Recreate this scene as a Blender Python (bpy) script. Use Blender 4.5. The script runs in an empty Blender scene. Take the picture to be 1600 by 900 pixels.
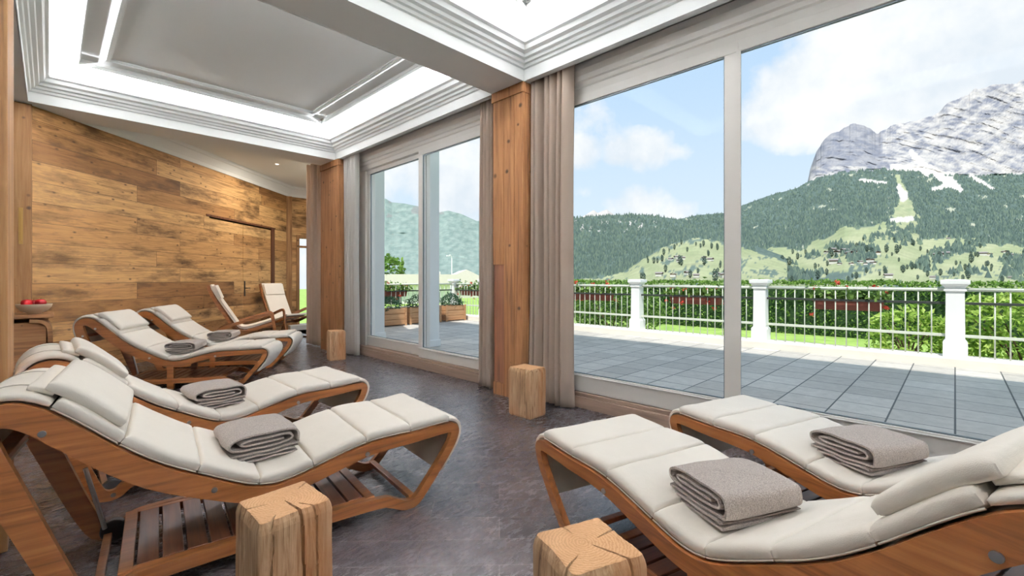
import bpy, bmesh, math, random
from mathutils import Vector, Matrix, noise
random.seed(7)
PI = math.pi
S = bpy.context.scene
COL = S.collection

# ------------------------------------------------------------------ camera
F_PX, CX, CY, EYE = 707.0, 800.0, 436.0, 1.2
TH = math.radians(45.6)
FW = Vector((math.sin(TH), math.cos(TH), 0)); RT = Vector((math.cos(TH), -math.sin(TH), 0))
cd = bpy.data.cameras.new('camera'); cam = bpy.data.objects.new('camera', cd); COL.objects.link(cam)
cam.location = (0, 0, EYE); cam.rotation_euler = (PI/2, 0, -TH)
cd.sensor_width = 36; cd.lens = F_PX/1600*36; cd.shift_y = (CY-450)/1600*-1*-1
cd.clip_start = .02; cd.clip_end = 12000
S.camera = cam
S.view_settings.view_transform = 'Standard'; S.view_settings.look = 'None'
S.view_settings.gamma = 1; S.view_settings.use_curve_mapping = False
S.view_settings.exposure = 0.8
S.cycles.use_denoising = True
S.cycles.max_bounces = 10; S.cycles.diffuse_bounces = 5; S.cycles.transparent_max_bounces = 16
S.cycles.sample_clamp_indirect = 6

def P3(px, py, w):            # a point seen at pixel (px, py) at forward depth w
    a = (px-CX)/F_PX
    v = FW*w + RT*(a*w)
    return Vector((v.x, v.y, EYE + (CY-py)/F_PX*w))

# ------------------------------------------------------------------ materials
def lin(c):
    return tuple(((x/12.92) if x <= .04045 else ((x+.055)/1.055)**2.4) for x in c)
def rgb(r, g, b): return lin((r/255, g/255, b/255))

class NT:
    def __init__(s, name):
        s.m = bpy.data.materials.new(name); s.m.use_nodes = True
        s.t = s.m.node_tree; s.t.nodes.clear()
        s.out = s.n('ShaderNodeOutputMaterial')
    def n(s, k, **kw):
        x = s.t.nodes.new(k)
        for a, b in kw.items(): setattr(x, a, b)
        return x
    def l(s, a, b): s.t.links.new(a, b)
    def coord(s, scale=(1, 1, 1), rot=(0, 0, 0), loc=(0, 0, 0), out='Object'):
        tc = s.n('ShaderNodeTexCoord'); mp = s.n('ShaderNodeMapping')
        mp.inputs['Scale'].default_value = scale; mp.inputs['Rotation'].default_value = rot
        mp.inputs['Location'].default_value = loc
        s.l(tc.outputs[out], mp.inputs['Vector']); return mp.outputs[0]
    def noise(s, v, scale=5, detail=4, rough=.55, dist=0):
        x = s.n('ShaderNodeTexNoise'); x.inputs['Scale'].default_value = scale
        x.inputs['Detail'].default_value = detail; x.inputs['Roughness'].default_value = rough
        x.inputs['Distortion'].default_value = dist
        if v is not None: s.l(v, x.inputs['Vector'])
        return x.outputs['Fac']
    def ramp(s, f, stops):
        x = s.n('ShaderNodeValToRGB'); e = x.color_ramp.elements
        while len(e) < len(stops): e.new(.5)
        for i, (p, c) in enumerate(stops):
            e[i].position = p; e[i].color = (*c, 1) if len(c) == 3 else c
        s.l(f, x.inputs[0]); return x.outputs[0]
    def mix(s, f, a, b, mode='MIX'):
        x = s.n('ShaderNodeMix', data_type='RGBA', blend_type=mode)
        for sock, val in ((x.inputs[0], f), (x.inputs[6], a), (x.inputs[7], b)):
            if hasattr(val, 'links'): s.l(val, sock)
            elif isinstance(val, (int, float)): sock.default_value = val
            else: sock.default_value = (*val, 1)
        return x.outputs[2]
    def math(s, op, a, b=None):
        x = s.n('ShaderNodeMath', operation=op)
        for i, v in enumerate((a, b)):
            if v is None: continue
            if hasattr(v, 'links'): s.l(v, x.inputs[i])
            else: x.inputs[i].default_value = v
        return x.outputs[0]
    def bsdf(s, color, rough=.6, spec=.5, bump=None, bstr=.3, bdist=.01, metal=0, sheen=0):
        b = s.n('ShaderNodeBsdfPrincipled')
        for sock, v in ((b.inputs['Base Color'], color), (b.inputs['Roughness'], rough)):
            if hasattr(v, 'links'): s.l(v, sock)
            elif isinstance(v, (int, float)): sock.default_value = v
            else: sock.default_value = (*v, 1)
        b.inputs['Specular IOR Level'].default_value = spec
        b.inputs['Metallic'].default_value = metal
        if sheen: b.inputs['Sheen Weight'].default_value = sheen
        if bump is not None:
            bp = s.n('ShaderNodeBump'); bp.inputs['Strength'].default_value = bstr
            bp.inputs['Distance'].default_value = bdist
            s.l(bump, bp.inputs['Height']); s.l(bp.outputs[0], b.inputs['Normal'])
        s.l(b.outputs[0], s.out.inputs[0]); s.b = b
        return s.m

def plain(name, c, rough=.6, spec=.5, metal=0, vary=.06):
    n = NT(name); v = n.coord()
    f = n.noise(v, 6, 3)
    col = n.mix(f, tuple(x*(1-vary) for x in c), tuple(min(1, x*(1+vary)) for x in c))
    return n.bsdf(col, rough, spec, metal=metal)

def wood(name, dark, mid, light, axis=0, rough=.5, grain=14, bstr=.25, spec=.4, knots=False, out='Object'):
    n = NT(name)
    sc = [grain*3, grain*3, grain*3]; sc[axis] = grain*.16
    v = n.coord(scale=tuple(sc), out=out)
    f = n.noise(v, 1.0, 5, .6, .6)
    v2 = n.coord(scale=(2, 2, 2), out=out); g = n.noise(v2, 1.3, 2)
    c = n.ramp(f, [(.28, dark), (.48, mid), (.72, light)])
    c = n.mix(n.math('MULTIPLY', g, .5), c, n.mix(.5, mid, dark), 'MIX')
    if knots: c = knot_mix(n, c, dark, out)
    return n.bsdf(c, rough, spec, bump=f, bstr=bstr, bdist=.004)

def knot_mix(n, c, dark, out='Object', scale=(6, 6, 6.5)):
    v = n.coord(scale=scale, out=out)
    vo = n.n('ShaderNodeTexVoronoi'); vo.inputs['Scale'].default_value = 1
    n.l(v, vo.inputs['Vector'])
    wob = n.noise(v, 1.1, 3); sz = n.noise(v, .55, 1)
    dd = n.math('ADD', n.math('MULTIPLY', vo.outputs['Distance'], 1.0), n.math('ADD', n.math('MULTIPLY', wob, .16), n.math('MULTIPLY', sz, .5)))
    r = n.ramp(dd, [(.30, (1, 1, 1)), (.36, (.75, .75, .75)), (.44, (0, 0, 0))])
    return n.mix(r, c, tuple(x*.35 for x in dark))

def board_wall(name, rot, bw=2.2, bh=.23, tones=None, seed=0):
    """horizontal reclaimed spruce boards; texture x = along wall, y = up"""
    n = NT(name)
    tc = n.n('ShaderNodeTexCoord'); sp = n.n('ShaderNodeSeparateXYZ'); n.l(tc.outputs['Object'], sp.inputs[0])
    cb = n.n('ShaderNodeCombineXYZ'); n.l(sp.outputs[0], cb.inputs[0]); n.l(sp.outputs[2], cb.inputs[1])
    br = n.n('ShaderNodeTexBrick'); br.offset = .37; br.offset_frequency = 2; br.squash = 1.25; br.squash_frequency = 3
    n.l(cb.outputs[0], br.inputs['Vector'])
    br.inputs['Color1'].default_value = (0, 0, 0, 1); br.inputs['Color2'].default_value = (1, 1, 1, 1)
    br.inputs['Mortar'].default_value = (0, 0, 0, 1)
    br.inputs['Scale'].default_value = 1; br.inputs['Mortar Size'].default_value = .0022
    br.inputs['Brick Width'].default_value = bw; br.inputs['Row Height'].default_value = bh
    br.inputs['Bias'].default_value = 0
    D, M, L = tones
    board = n.ramp(br.outputs['Color'], [(.0, D), (.22, M), (.6, L), (1, M)])
    # grain stretched along the boards, shifted per board
    off = n.n('ShaderNodeVectorMath', operation='MULTIPLY'); n.l(br.outputs['Color'], off.inputs[0]); off.inputs[1].default_value = (13, 7, 5)
    ad = n.n('ShaderNodeVectorMath', operation='ADD'); n.l(cb.outputs[0], ad.inputs[0]); n.l(off.outputs[0], ad.inputs[1])
    mp = n.n('ShaderNodeMapping'); mp.inputs['Scale'].default_value = (1.6, 26, 1); n.l(ad.outputs[0], mp.inputs[0])
    g = n.noise(mp.outputs[0], 1.2, 6, .62, 1.2)
    gr = n.ramp(g, [(.3, (.42, .36, .30)), (.5, (.85, .83, .8)), (.7, (1.1, 1.1, 1.08))])
    c = n.mix(.85, board, gr, 'MULTIPLY')
    # dark weathered blotches
    mp2 = n.n('ShaderNodeMapping'); mp2.inputs['Scale'].default_value = (.9, 3.2, 1); n.l(ad.outputs[0], mp2.inputs[0])
    bl = n.ramp(n.noise(mp2.outputs[0], 1.3, 5, .65), [(.50, (0, 0, 0)), (.66, (.85, .85, .85))])
    c = n.mix(bl, c, tuple(x*.36 for x in D))
    # knots
    mp3 = n.n('ShaderNodeMapping'); mp3.inputs['Scale'].default_value = (4.2, 7.5, 1); n.l(ad.outputs[0], mp3.inputs[0])
    vo = n.n('ShaderNodeTexVoronoi', voronoi_dimensions='2D'); vo.inputs['Scale'].default_value = 1; n.l(mp3.outputs[0], vo.inputs['Vector'])
    kn = n.ramp(vo.outputs['Distance'], [(0, (1, 1, 1)), (.05, (.7, .7, .7)), (.13, (0, 0, 0))])
    sel = n.ramp(n.noise(ad.outputs[0], 3.1, 2), [(.50, (0, 0, 0)), (.60, (1, 1, 1))])
    kn = n.mix(1.0, kn, sel, 'MULTIPLY')
    c = n.mix(kn, c, tuple(x*.22 for x in D))
    c = n.mix(br.outputs['Fac'], c, tuple(x*.15 for x in D))
    h = n.math('SUBTRACT', g, n.math('MULTIPLY', br.outputs['Fac'], 2.0))
    return n.bsdf(c, .62, .3, bump=h, bstr=.35, bdist=.006)

W_D, W_M, W_L = rgb(130, 90, 54), rgb(202, 152, 98), rgb(224, 180, 124)
M = {}
M['wall_wood'] = board_wall('reclaimed spruce boards', 0, tones=(W_D, W_M, W_L))
M['column_wood'] = wood('column spruce', rgb(76, 50, 32), rgb(130, 90, 58), rgb(154, 114, 78), axis=2, grain=9, knots=True, rough=.85, spec=.15)
M['pillar_wood'] = wood('pillar spruce', rgb(98, 66, 38), rgb(156, 112, 68), rgb(184, 142, 94), axis=2, grain=9, knots=True, rough=.6)
M['niche_wood'] = wood('niche dark wood', rgb(66, 36, 20), rgb(104, 62, 38), rgb(132, 84, 56), axis=2, grain=12, rough=.65)
M['console_wood'] = wood('console wood', rgb(100, 66, 38), rgb(150, 104, 64), rgb(176, 130, 86), axis=0, grain=9, knots=True, rough=.6)
M['teak'] = wood('oiled teak', rgb(88, 50, 26), rgb(140, 86, 46), rgb(170, 112, 64), axis=0, grain=11, rough=.34, bstr=.06, spec=.5)
M['teak_slat'] = wood('dark teak slat', rgb(66, 38, 26), rgb(104, 64, 44), rgb(128, 84, 62), axis=1, grain=11, rough=.34, bstr=.08, spec=.5)
M['ceiling'] = plain('ceiling paint', (.83, .845, .83), .85, .2, vary=.01)
M['ceiling_panel'] = plain('ceiling panel paint', (.80, .82, .80), .85, .2, vary=.01)
M['plaster'] = plain('exterior plaster', (.85, .85, .83), .9, .1)
M['frame'] = plain('window frame lacquer', rgb(238, 234, 228), .45, .4, vary=.02)
M['plinth'] = wood('plinth oak', rgb(112, 92, 78), rgb(140, 118, 102), rgb(158, 136, 120), axis=1, grain=8, rough=.5, bstr=.1)
M['black'] = plain('black rubber', (.012, .012, .013), .6)
M['dark_metal'] = plain('dark metal', (.05, .05, .055), .4, metal=.7)
M['metal'] = plain('brushed steel', (.55, .55, .56), .35, metal=1)
M['brass'] = plain('brushed brass', rgb(176, 140, 80), .35, metal=.9)
M['led'] = None

def fabric(name, c, bscale=500, rough=.9, bstr=.15, wr=0.):
    n = NT(name); v = n.coord()
    f = n.noise(v, bscale, 2, .5); g = n.noise(v, 9, 4)
    col = n.mix(g, tuple(x*.95 for x in c), c)
    h = n.math('ADD', n.math('MULTIPLY', f, .25), n.math('MULTIPLY', g, wr))
    return n.bsdf(col, rough, .2, bump=h, bstr=bstr, bdist=.01)
def drape(name, c, *a):
    m = fabric(name, c, *a); t = m.node_tree; o = [n for n in t.nodes if n.type == 'OUTPUT_MATERIAL'][0]; b = [n for n in t.nodes if n.type == 'BSDF_PRINCIPLED'][0]
    tr = t.nodes.new('ShaderNodeBsdfTranslucent'); tr.inputs[0].default_value = (*c, 1); mx = t.nodes.new('ShaderNodeMixShader'); mx.inputs[0].default_value = .35
    t.links.new(b.outputs[0], mx.inputs[1]); t.links.new(tr.outputs[0], mx.inputs[2]); t.links.new(mx.outputs[0], o.inputs[0]); return m
M['cushion'] = fabric('white canvas', rgb(248, 239, 226), 420, .85, .35, 1.2)
M['piping'] = fabric('cream piping', rgb(214, 204, 190), 300)
M['curtain'] = drape('taupe linen', rgb(206, 188, 172), 260, .95, .25, .3)
M['curtain_light'] = drape('light voile', rgb(230, 226, 220), 260, .95, .25, .3)
def terry():
    n = NT('grey terry'); v = n.coord()
    f = n.noise(v, 230, 3, .7); g = n.noise(v, 30, 4, .6)
    c = n.ramp(f, [(.3, rgb(140, 128, 120)), (.7, rgb(212, 200, 190))])
    return n.bsdf(c, 1, .05, bump=n.math('ADD', f, g), bstr=.9, bdist=.006, sheen=.25)
M['towel'] = terry()
M['hem'] = fabric('towel hem', rgb(126, 114, 106), 300)

def stump_mat():
    n = NT('old beam timber')
    v = n.coord(scale=(38, 38, 3.2)); f = n.noise(v, 1, 6, .65, 1.0)
    v2 = n.coord(scale=(5, 5, 1.2)); g = n.noise(v2, 1, 3)
    side = n.ramp(f, [(.30, rgb(92, 64, 44)), (.47, rgb(164, 130, 96)), (.7, rgb(198, 168, 134))])
    side = n.mix(n.ramp(g, [(.45, (0, 0, 0)), (.7, (.6, .6, .6))]), side, rgb(160, 96, 46))
    # end grain: growth rings round the pith
    tc = n.n('ShaderNodeTexCoord'); mp = n.n('ShaderNodeMapping'); n.l(tc.outputs['Object'], mp.inputs[0])
    mp.inputs['Location'].default_value = (.012, -.01, 0); mp.inputs['Scale'].default_value = (1, 1, 0)
    wv = n.n('ShaderNodeTexWave', wave_type='RINGS', rings_direction='SPHERICAL')
    wv.inputs['Scale'].default_value = 32; wv.inputs['Distortion'].default_value = 5; wv.inputs['Detail'].default_value = 3
    wv.inputs['Detail Scale'].default_value = 2.5
    n.l(mp.outputs[0], wv.inputs['Vector'])
    top = n.ramp(wv.outputs['Fac'], [(.0, rgb(170, 134, 98)), (.6, rgb(188, 150, 112)), (1, rgb(194, 156, 118))])
    top = n.mix(n.math('MULTIPLY', g, .6), top, rgb(166, 112, 66))
    ge = n.n('ShaderNodeNewGeometry'); sx = n.n('ShaderNodeSeparateXYZ'); n.l(ge.outputs['True Normal'], sx.inputs[0])
    up = n.ramp(sx.outputs[2], [(.6, (0, 0, 0)), (.8, (1, 1, 1))])
    c = n.mix(up, side, top)
    return n.bsdf(c, .75, .2, bump=f, bstr=.7, bdist=.006)
M['stump'] = stump_mat()

def floor_mat():
    n = NT('dark stone plank floor')
    v = n.coord(rot=(0, 0, math.radians(44)))
    br = n.n('ShaderNodeTexBrick'); br.offset = .37; n.l(v, br.inputs['Vector'])
    br.inputs['Scale'].default_value = 1; br.inputs['Brick Width'].default_value = .95
    br.inputs['Row Height'].default_value = .19; br.inputs['Mortar Size'].default_value = .0022
    br.inputs['Color1'].default_value = (0, 0, 0, 1); br.inputs['Color2'].default_value = (1, 1, 1, 1)
    br.inputs['Mortar'].default_value = (.5, .5, .5, 1)
    base = n.ramp(br.outputs['Color'], [(0, rgb(66, 60, 63)), (.5, rgb(77, 70, 72)), (1, rgb(88, 80, 81))])
    v2 = n.coord(scale=(2.6, 6.5, 1), rot=(0, 0, math.radians(44)))
    f = n.noise(v2, 4.5, 9, .78, .3)
    c = n.mix(.75, base, n.ramp(f, [(.30, (.72, .7, .7)), (.55, (1, 1, 1)), (.72, (1.3, 1.28, 1.28))]), 'MULTIPLY')
    c = n.mix(br.outputs['Fac'], c, rgb(124, 116, 112))
    r = n.ramp(f, [(.3, (.16,)*3), (.7, (.36,)*3)])
    h = n.math('SUBTRACT', f, n.math('MULTIPLY', br.outputs['Fac'], .8))
    return n.bsdf(c, r, 1.0, bump=h, bstr=.5, bdist=.004)
M['floor'] = floor_mat()

def tile_mat():
    n = NT('terrace slate tiles')
    v = n.coord()
    br = n.n('ShaderNodeTexBrick'); br.offset = 0; n.l(v, br.inputs['Vector'])
    br.inputs['Scale'].default_value = 1; br.inputs['Brick Width'].default_value = .42; br.inputs['Row Height'].default_value = .42
    br.inputs['Mortar Size'].default_value = .007; br.inputs['Color1'].default_value = (0, 0, 0, 1)
    br.inputs['Color2'].default_value = (1, 1, 1, 1)
    base = n.ramp(br.outputs['Color'], [(0, rgb(182, 176, 168)), (.5, rgb(196, 189, 180)), (1, rgb(208, 201, 192))])
    f = n.noise(v, 9, 7, .7)
    c = n.mix(.6, base, n.ramp(f, [(.3, (.72, .72, .72)), (.7, (1.18, 1.18, 1.18))]), 'MULTIPLY')
    c = n.mix(br.outputs['Fac'], c, rgb(74, 76, 78))
    return n.bsdf(c, .55, .4, bump=n.math('SUBTRACT', f, br.outputs['Fac']), bstr=.3, bdist=.005)
M['tile'] = tile_mat()
M['curb'] = plain('pale stone kerb', rgb(226, 220, 210), .8, .2)
M['white_paint'] = plain('white painted metal', rgb(238, 238, 236), .5, .4, vary=.02)
M['rail_paint'] = plain('grey green rail paint', rgb(206, 210, 196), .5, .4)
M['rail_dark'] = plain('dark rail paint', rgb(62, 66, 62), .5, .4)
M['terracotta'] = plain('terracotta box', rgb(132, 72, 58), .7)
M['planter_wood'] = wood('planter larch', rgb(150, 100, 66), rgb(196, 148, 106), rgb(214, 172, 130), axis=0, grain=8)
M['bark'] = plain('bark', rgb(90, 70, 52), .9)
M['apple'] = plain('red apple skin', rgb(176, 20, 26), .25, .5, vary=.25)
M['bowl'] = plain('pale turned wood bowl', rgb(206, 180, 150), .5)
M['house_wall'] = plain('pale house wall', rgb(214, 210, 200), .9)
M['house_wood'] = plain('brown house timber', rgb(116, 90, 72), .9)
M['roof_grey'] = plain('grey roof', rgb(146, 138, 134), .9)
M['roof_brown'] = plain('brown roof', rgb(150, 122, 108), .9)
M['roof_pale'] = plain('pale roof', rgb(226, 214, 206), .9)
M['glass_dark'] = plain('window dark', rgb(60, 66, 72), .2)

def leafmat(name, stops, trans=.3):
    n = NT(name); g = n.n('ShaderNodeNewGeometry')
    c = n.ramp(g.outputs['Random Per Island'], stops)
    b = n.n('ShaderNodeBsdfPrincipled'); n.l(c, b.inputs['Base Color']); b.inputs['Roughness'].default_value = .6
    b.inputs['Specular IOR Level'].default_value = .25
    t = n.n('ShaderNodeBsdfTranslucent'); n.l(c, t.inputs[0])
    mx = n.n('ShaderNodeMixShader'); mx.inputs[0].default_value = trans
    n.l(b.outputs[0], mx.inputs[1]); n.l(t.outputs[0], mx.inputs[2]); n.l(mx.outputs[0], n.out.inputs[0])
    return n.m
M['hedge'] = leafmat('hedge leaves', [(0, rgb(74, 108, 46)), (.5, rgb(108, 146, 60)), (1, rgb(152, 182, 92))])
M['lime'] = leafmat('lime leaves', [(0, rgb(110, 150, 60)), (.5, rgb(160, 190, 84)), (1, rgb(196, 214, 120))])
M['shrub'] = leafmat('dark shrub leaves', [(0, rgb(30, 66, 48)), (1, rgb(74, 112, 80))])
M['geranium'] = leafmat('geranium leaves', [(0, rgb(72, 104, 48)), (1, rgb(140, 172, 90))])
M['petal'] = leafmat('red petals', [(0, rgb(206, 52, 40)), (1, rgb(240, 120, 96))])
M['tree'] = leafmat('hazed distant tree', [(0, rgb(80, 98, 92)), (.6, rgb(98, 116, 104)), (1, rgb(116, 132, 112))], 0)  # far greens greyed and lightened, aerial haze mixed into the leaf colour
M['lawn'] = (lambda n: n.bsdf(n.ramp(n.noise(n.coord(), 3, 6, .7), [(.3, rgb(134, 168, 84)), (.7, rgb(178, 202, 112))]), .9, .1))(NT('lawn'))

def glass_mat():
    n = NT('window glass')
    t = n.n('ShaderNodeBsdfTransparent'); t.inputs[0].default_value = (.975, .985, .985, 1)
    g = n.n('ShaderNodeBsdfGlossy'); g.inputs['Roughness'].default_value = .0
    lw_ = n.n('ShaderNodeLayerWeight'); lw_.inputs[0].default_value = .5
    fr = n.math('ADD', .003, n.math('MULTIPLY', n.math('POWER', lw_.outputs['Facing'], 6.0), .25))
    mx = n.n('ShaderNodeMixShader'); n.l(fr, mx.inputs[0])
    n.l(t.outputs[0], mx.inputs[1]); n.l(g.outputs[0], mx.inputs[2]); n.l(mx.outputs[0], n.out.inputs[0])
    return n.m
M['glass'] = glass_mat()
def emis(name, c, s):
    n = NT(name); e = n.n('ShaderNodeEmission'); e.inputs[0].default_value = (*c, 1); e.inputs[1].default_value = s
    n.l(e.outputs[0], n.out.inputs[0]); return n.m
M['led'] = emis('led strip', (.93, .93, 1.0), 6)
M['spot'] = emis('downlight lamp', (1, .92, .8), 6)

# ------------------------------------------------------------------ mesh helpers
class MB:
    def __init__(s): s.v = []; s.f = []; s.mi = []
    def add(s, vs, fs, mi=0):
        o = len(s.v); s.v += [tuple(v) for v in vs]
        s.f += [tuple(i+o for i in f) for f in fs]; s.mi += [mi]*len(fs); return s
    def box(s, a, b, mi=0, M4=None):
        x0, y0, z0 = a; x1, y1, z1 = b
        vs = [Vector(p) for p in ((x0,y0,z0),(x1,y0,z0),(x1,y1,z0),(x0,y1,z0),(x0,y0,z1),(x1,y0,z1),(x1,y1,z1),(x0,y1,z1))]
        if M4: vs = [M4 @ v for v in vs]
        return s.add(vs, [(0,3,2,1),(4,5,6,7),(0,1,5,4),(1,2,6,5),(2,3,7,6),(3,0,4,7)], mi)
    def tube(s, pts, r, n=10, mi=0, cap=True):
        pts = [Vector(p) for p in pts]; rs = r if isinstance(r, (list, tuple)) else [r]*len(pts)
        vs = []; up = Vector((0, 0, 1))
        for i, p in enumerate(pts):
            t = (pts[min(i+1, len(pts)-1)]-pts[max(i-1, 0)]).normalized()
            a = t.cross(up)
            if a.length < .05: a = t.cross(Vector((0, 1, 0)))
            a.normalize(); b = t.cross(a)
            for k in range(n):
                q = 2*PI*k/n; vs.append(p + (a*math.cos(q)+b*math.sin(q))*rs[i])
        fs = []
        for i in range(len(pts)-1):
            for k in range(n):
                k2 = (k+1) % n; fs.append((i*n+k, i*n+k2, (i+1)*n+k2, (i+1)*n+k))
        if cap:
            fs.append(tuple(range(n))[::-1]); fs.append(tuple((len(pts)-1)*n+k for k in range(n)))
        return s.add(vs, fs, mi)
    def lathe(s, prof, c=(0, 0, 0), n=24, mi=0, cap=True):
        vs = [(c[0]+r*math.cos(2*PI*k/n), c[1]+r*math.sin(2*PI*k/n), c[2]+z) for r, z in prof for k in range(n)]
        fs = []
        for i in range(len(prof)-1):
            for k in range(n):
                k2 = (k+1) % n; fs.append((i*n+k, i*n+k2, (i+1)*n+k2, (i+1)*n+k))
        if cap:
            fs.append(tuple(range(n))[::-1]); fs.append(tuple((len(prof)-1)*n+k for k in range(n)))
        return s.add(vs, fs, mi)
    def band(s, pts, y0, y1, closed=False, mi=0):
        """bent board: centreline (x, z, width) in the x-z plane, from y0 to y1"""
        N = len(pts); vs = []; fs = []
        for i in range(N):
            if closed: a, b = pts[(i-1) % N], pts[(i+1) % N]
            else: a, b = pts[max(i-1, 0)], pts[min(i+1, N-1)]
            tx, tz = b[0]-a[0], b[1]-a[1]; L = math.hypot(tx, tz) or 1
            nx, nz = -tz/L, tx/L; x, z, w = pts[i]; h = w/2
            vs += [(x+nx*h, y0, z+nz*h), (x+nx*h, y1, z+nz*h), (x-nx*h, y1, z-nz*h), (x-nx*h, y0, z-nz*h)]
        for i in range(N if closed else N-1):
            j = (i+1) % N
            for k in range(4):
                k2 = (k+1) % 4; fs.append((i*4+k, i*4+k2, j*4+k2, j*4+k))
        if not closed: fs += [(3, 2, 1, 0), ((N-1)*4, (N-1)*4+1, (N-1)*4+2, (N-1)*4+3)]
        return s.add(vs, fs, mi)
    def build(s, name, mats, parent=None, smooth=False, bevel=0, loc=None, rz=0, auto=False):
        me = bpy.data.meshes.new(name); me.from_pydata(s.v, [], s.f)
        for m in (mats if isinstance(mats, (list, tuple)) else [mats]): me.materials.append(m)
        for p, i in zip(me.polygons, s.mi): p.material_index = i
        bm = bmesh.new(); bm.from_mesh(me); bmesh.ops.recalc_face_normals(bm, faces=bm.faces); bm.to_mesh(me); bm.free()
        if smooth: me.polygons.foreach_set('use_smooth', [True]*len(me.polygons))
        if auto: me.set_sharp_from_angle(angle=math.radians(50))
        o = bpy.data.objects.new(name, me); COL.objects.link(o)
        if bevel:
            b = o.modifiers.new('bevel', 'BEVEL'); b.width = bevel; b.segments = 2; b.limit_method = 'ANGLE'; b.angle_limit = math.radians(40)
        if parent: o.parent = parent
        if loc: o.location = loc
        if rz: o.rotation_euler.z = rz
        return o

def tag(o, label=None, cat=None, group=None, kind=None):
    if label: o['label'] = label
    if cat: o['category'] = cat
    if group: o['group'] = group
    if kind: o['kind'] = kind
    return o
def empty(name, loc=(0, 0, 0), rz=0):
    o = bpy.data.objects.new(name, None); COL.objects.link(o); o.location = loc; o.rotation_euler.z = rz
    o.empty_display_size = .1; return o
def struct(o): o['kind'] = 'structure'; return o
def copy_tree(o, parent=None):
    c = o.copy(); COL.objects.link(c)
    if parent: c.parent = parent
    for ch in list(o.children): copy_tree(ch, c)
    return c
def chaikin(pts, n=3, closed=False, f=.25):
    for _ in range(n):
        out = []; N = len(pts)
        if not closed: out.append(pts[0])
        for i in range(N if closed else N-1):
            a, b = pts[i], pts[(i+1) % N]
            out.append(tuple(a[k]*(1-f)+b[k]*f for k in range(len(a)))); out.append(tuple(a[k]*f+b[k]*(1-f) for k in range(len(a))))
        if not closed: out.append(pts[-1])
        pts = out
    return pts
def wpts(mb, f):   # map every vertex
    mb.v = [tuple(f(Vector(v))) for v in mb.v]; return mb

# ------------------------------------------------------------------ room shell
ZB = 3.14; ZC = 3.585; XW = 3.5
d = MB(); d.box((-2.5, -2.5, -.1), (3.9, 7.4, 0)); d.add([(-.6,7.4,-.1),(3.9,7.4,-.1),(5.3,11.0,-.1),(5.3,11.4,-.1),(4,11.5,-.1),(-.6,7.4,0),(3.9,7.4,0),(5.3,11.0,0),(5.3,11.4,0),(4,11.5,0)], [(4,3,2,1,0),(5,6,7,8,9),(0,1,6,5),(1,2,7,6),(2,3,8,7),(3,4,9,8),(4,0,5,9)])
struct(d.build('floor', M['floor']))
# diagonal timber wall, built along local x
DP = Vector((-.14, 7.38, 0)); DD = Vector((4.05, 3.82, 0)).normalized(); DA = math.atan2(DD.y, DD.x)
dw = MB(); dw.box((0, 0, 0), (2.885, .15, ZB+.01)); dw.box((5.0, 0, 0), (5.58, .15, ZB+.01)); dw.box((2.885, 0, 2.30), (5.0, .15, ZB+.01)); dw.box((2.885, .1, 0), (5.0, .15, 2.3))
wd = struct(dw.build('wall_left', M['wall_wood'], loc=DP, rz=DA))
# flush double door in that wall
dr = struct(empty('door_1', (DP.x, DP.y, 0), DA))
for a, b in ((2.892, 3.868), (3.878, 4.86)):
    lf = MB().box((a, .012, .012), (b, .055, 2.27)).build('door_leaf', M['wall_wood'], dr, bevel=.003)
h = MB(); h.box((3.90, -.003, .86), (3.925, .012, 1.16)); h.tube([(3.912, 0, 1.02), (3.912, -.05, 1.02), (4.0, -.05, 1.02)], .008); h.build('door_handle', M['dark_metal'], dr)
j = MB(); j.box((4.865, -.005, 0), (4.995, .06, 2.30)); j.box((2.80, -.012, 2.30), (5.02, .0, 2.335)); j.build('door_frame', M['niche_wood'], dr)
# return boards at the left end, with sliding door and brass pull
r = MB().box((-1.6, 7.33, 0), (-.14, 7.45, ZB+.01)).build('wall_back', M['pillar_wood']); struct(r)
sd = struct(empty('door_2', (-.195, 7.30, 0)))
MB().box((-.8, -.015, .012), (.05, .03, ZB-.02)).build('door_leaf', M['pillar_wood'], sd, bevel=.004)
pl = MB(); pl.box((-.045, -.03, 1.58), (-.01, -.014, 1.98)); pl.box((-.035, -.036, 1.62), (-.02, -.029, 1.94)); pl.build('door_pull', M['brass'], sd, bevel=.003)
# far wall with glazed door
fw = MB(); Y = 11.2
fw.box((3.9, Y, 0), (4.10, Y+.12, ZB+.01)); fw.box((5.0, Y, 0), (5.3, Y+.12, ZB+.01)); fw.box((4.10, Y, 2.25), (5.0, Y+.12, ZB+.01))
struct(fw.build('wall_far', M['wall_wood']))
fp = MB().box((3.86, Y-.05, 0), (3.99, Y, ZB)).build('trim_1', M['pillar_wood'], bevel=.004); struct(fp)
d3 = struct(empty('door_3', (4.10, Y, 0)))
fr = MB(); fr.box((0, -.02, 0), (.07, .08, 2.25)); fr.box((.83, -.02, 0), (.9, .08, 2.25)); fr.box((.07, -.02, 2.17), (.83, .08, 2.25)); fr.box((.07, 0, 0), (.83, .06, .12)); fr.box((.07, 0, 1.95), (.83, .06, 2.0)); fr.build('door_frame', M['pillar_wood'], d3, bevel=.003)
MB().box((.07, .025, .12), (.83, .031, 2.17)).build('glass_pane', M['glass'], d3)
# side and rear walls, out of view
struct(MB().box((-2.6, -2.6, 0), (-2.5, 7.45, 3.8)).build('wall_side', M['ceiling']))
struct(MB().box((-2.6, -2.7, 0), (3.9, -2.6, 3.8)).build('wall_rear', M['ceiling']))
struct(MB().box((-2.6, 7.33, 0), (-1.6, 7.45, 3.2)).build('wall_corner', M['pillar_wood']))
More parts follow.
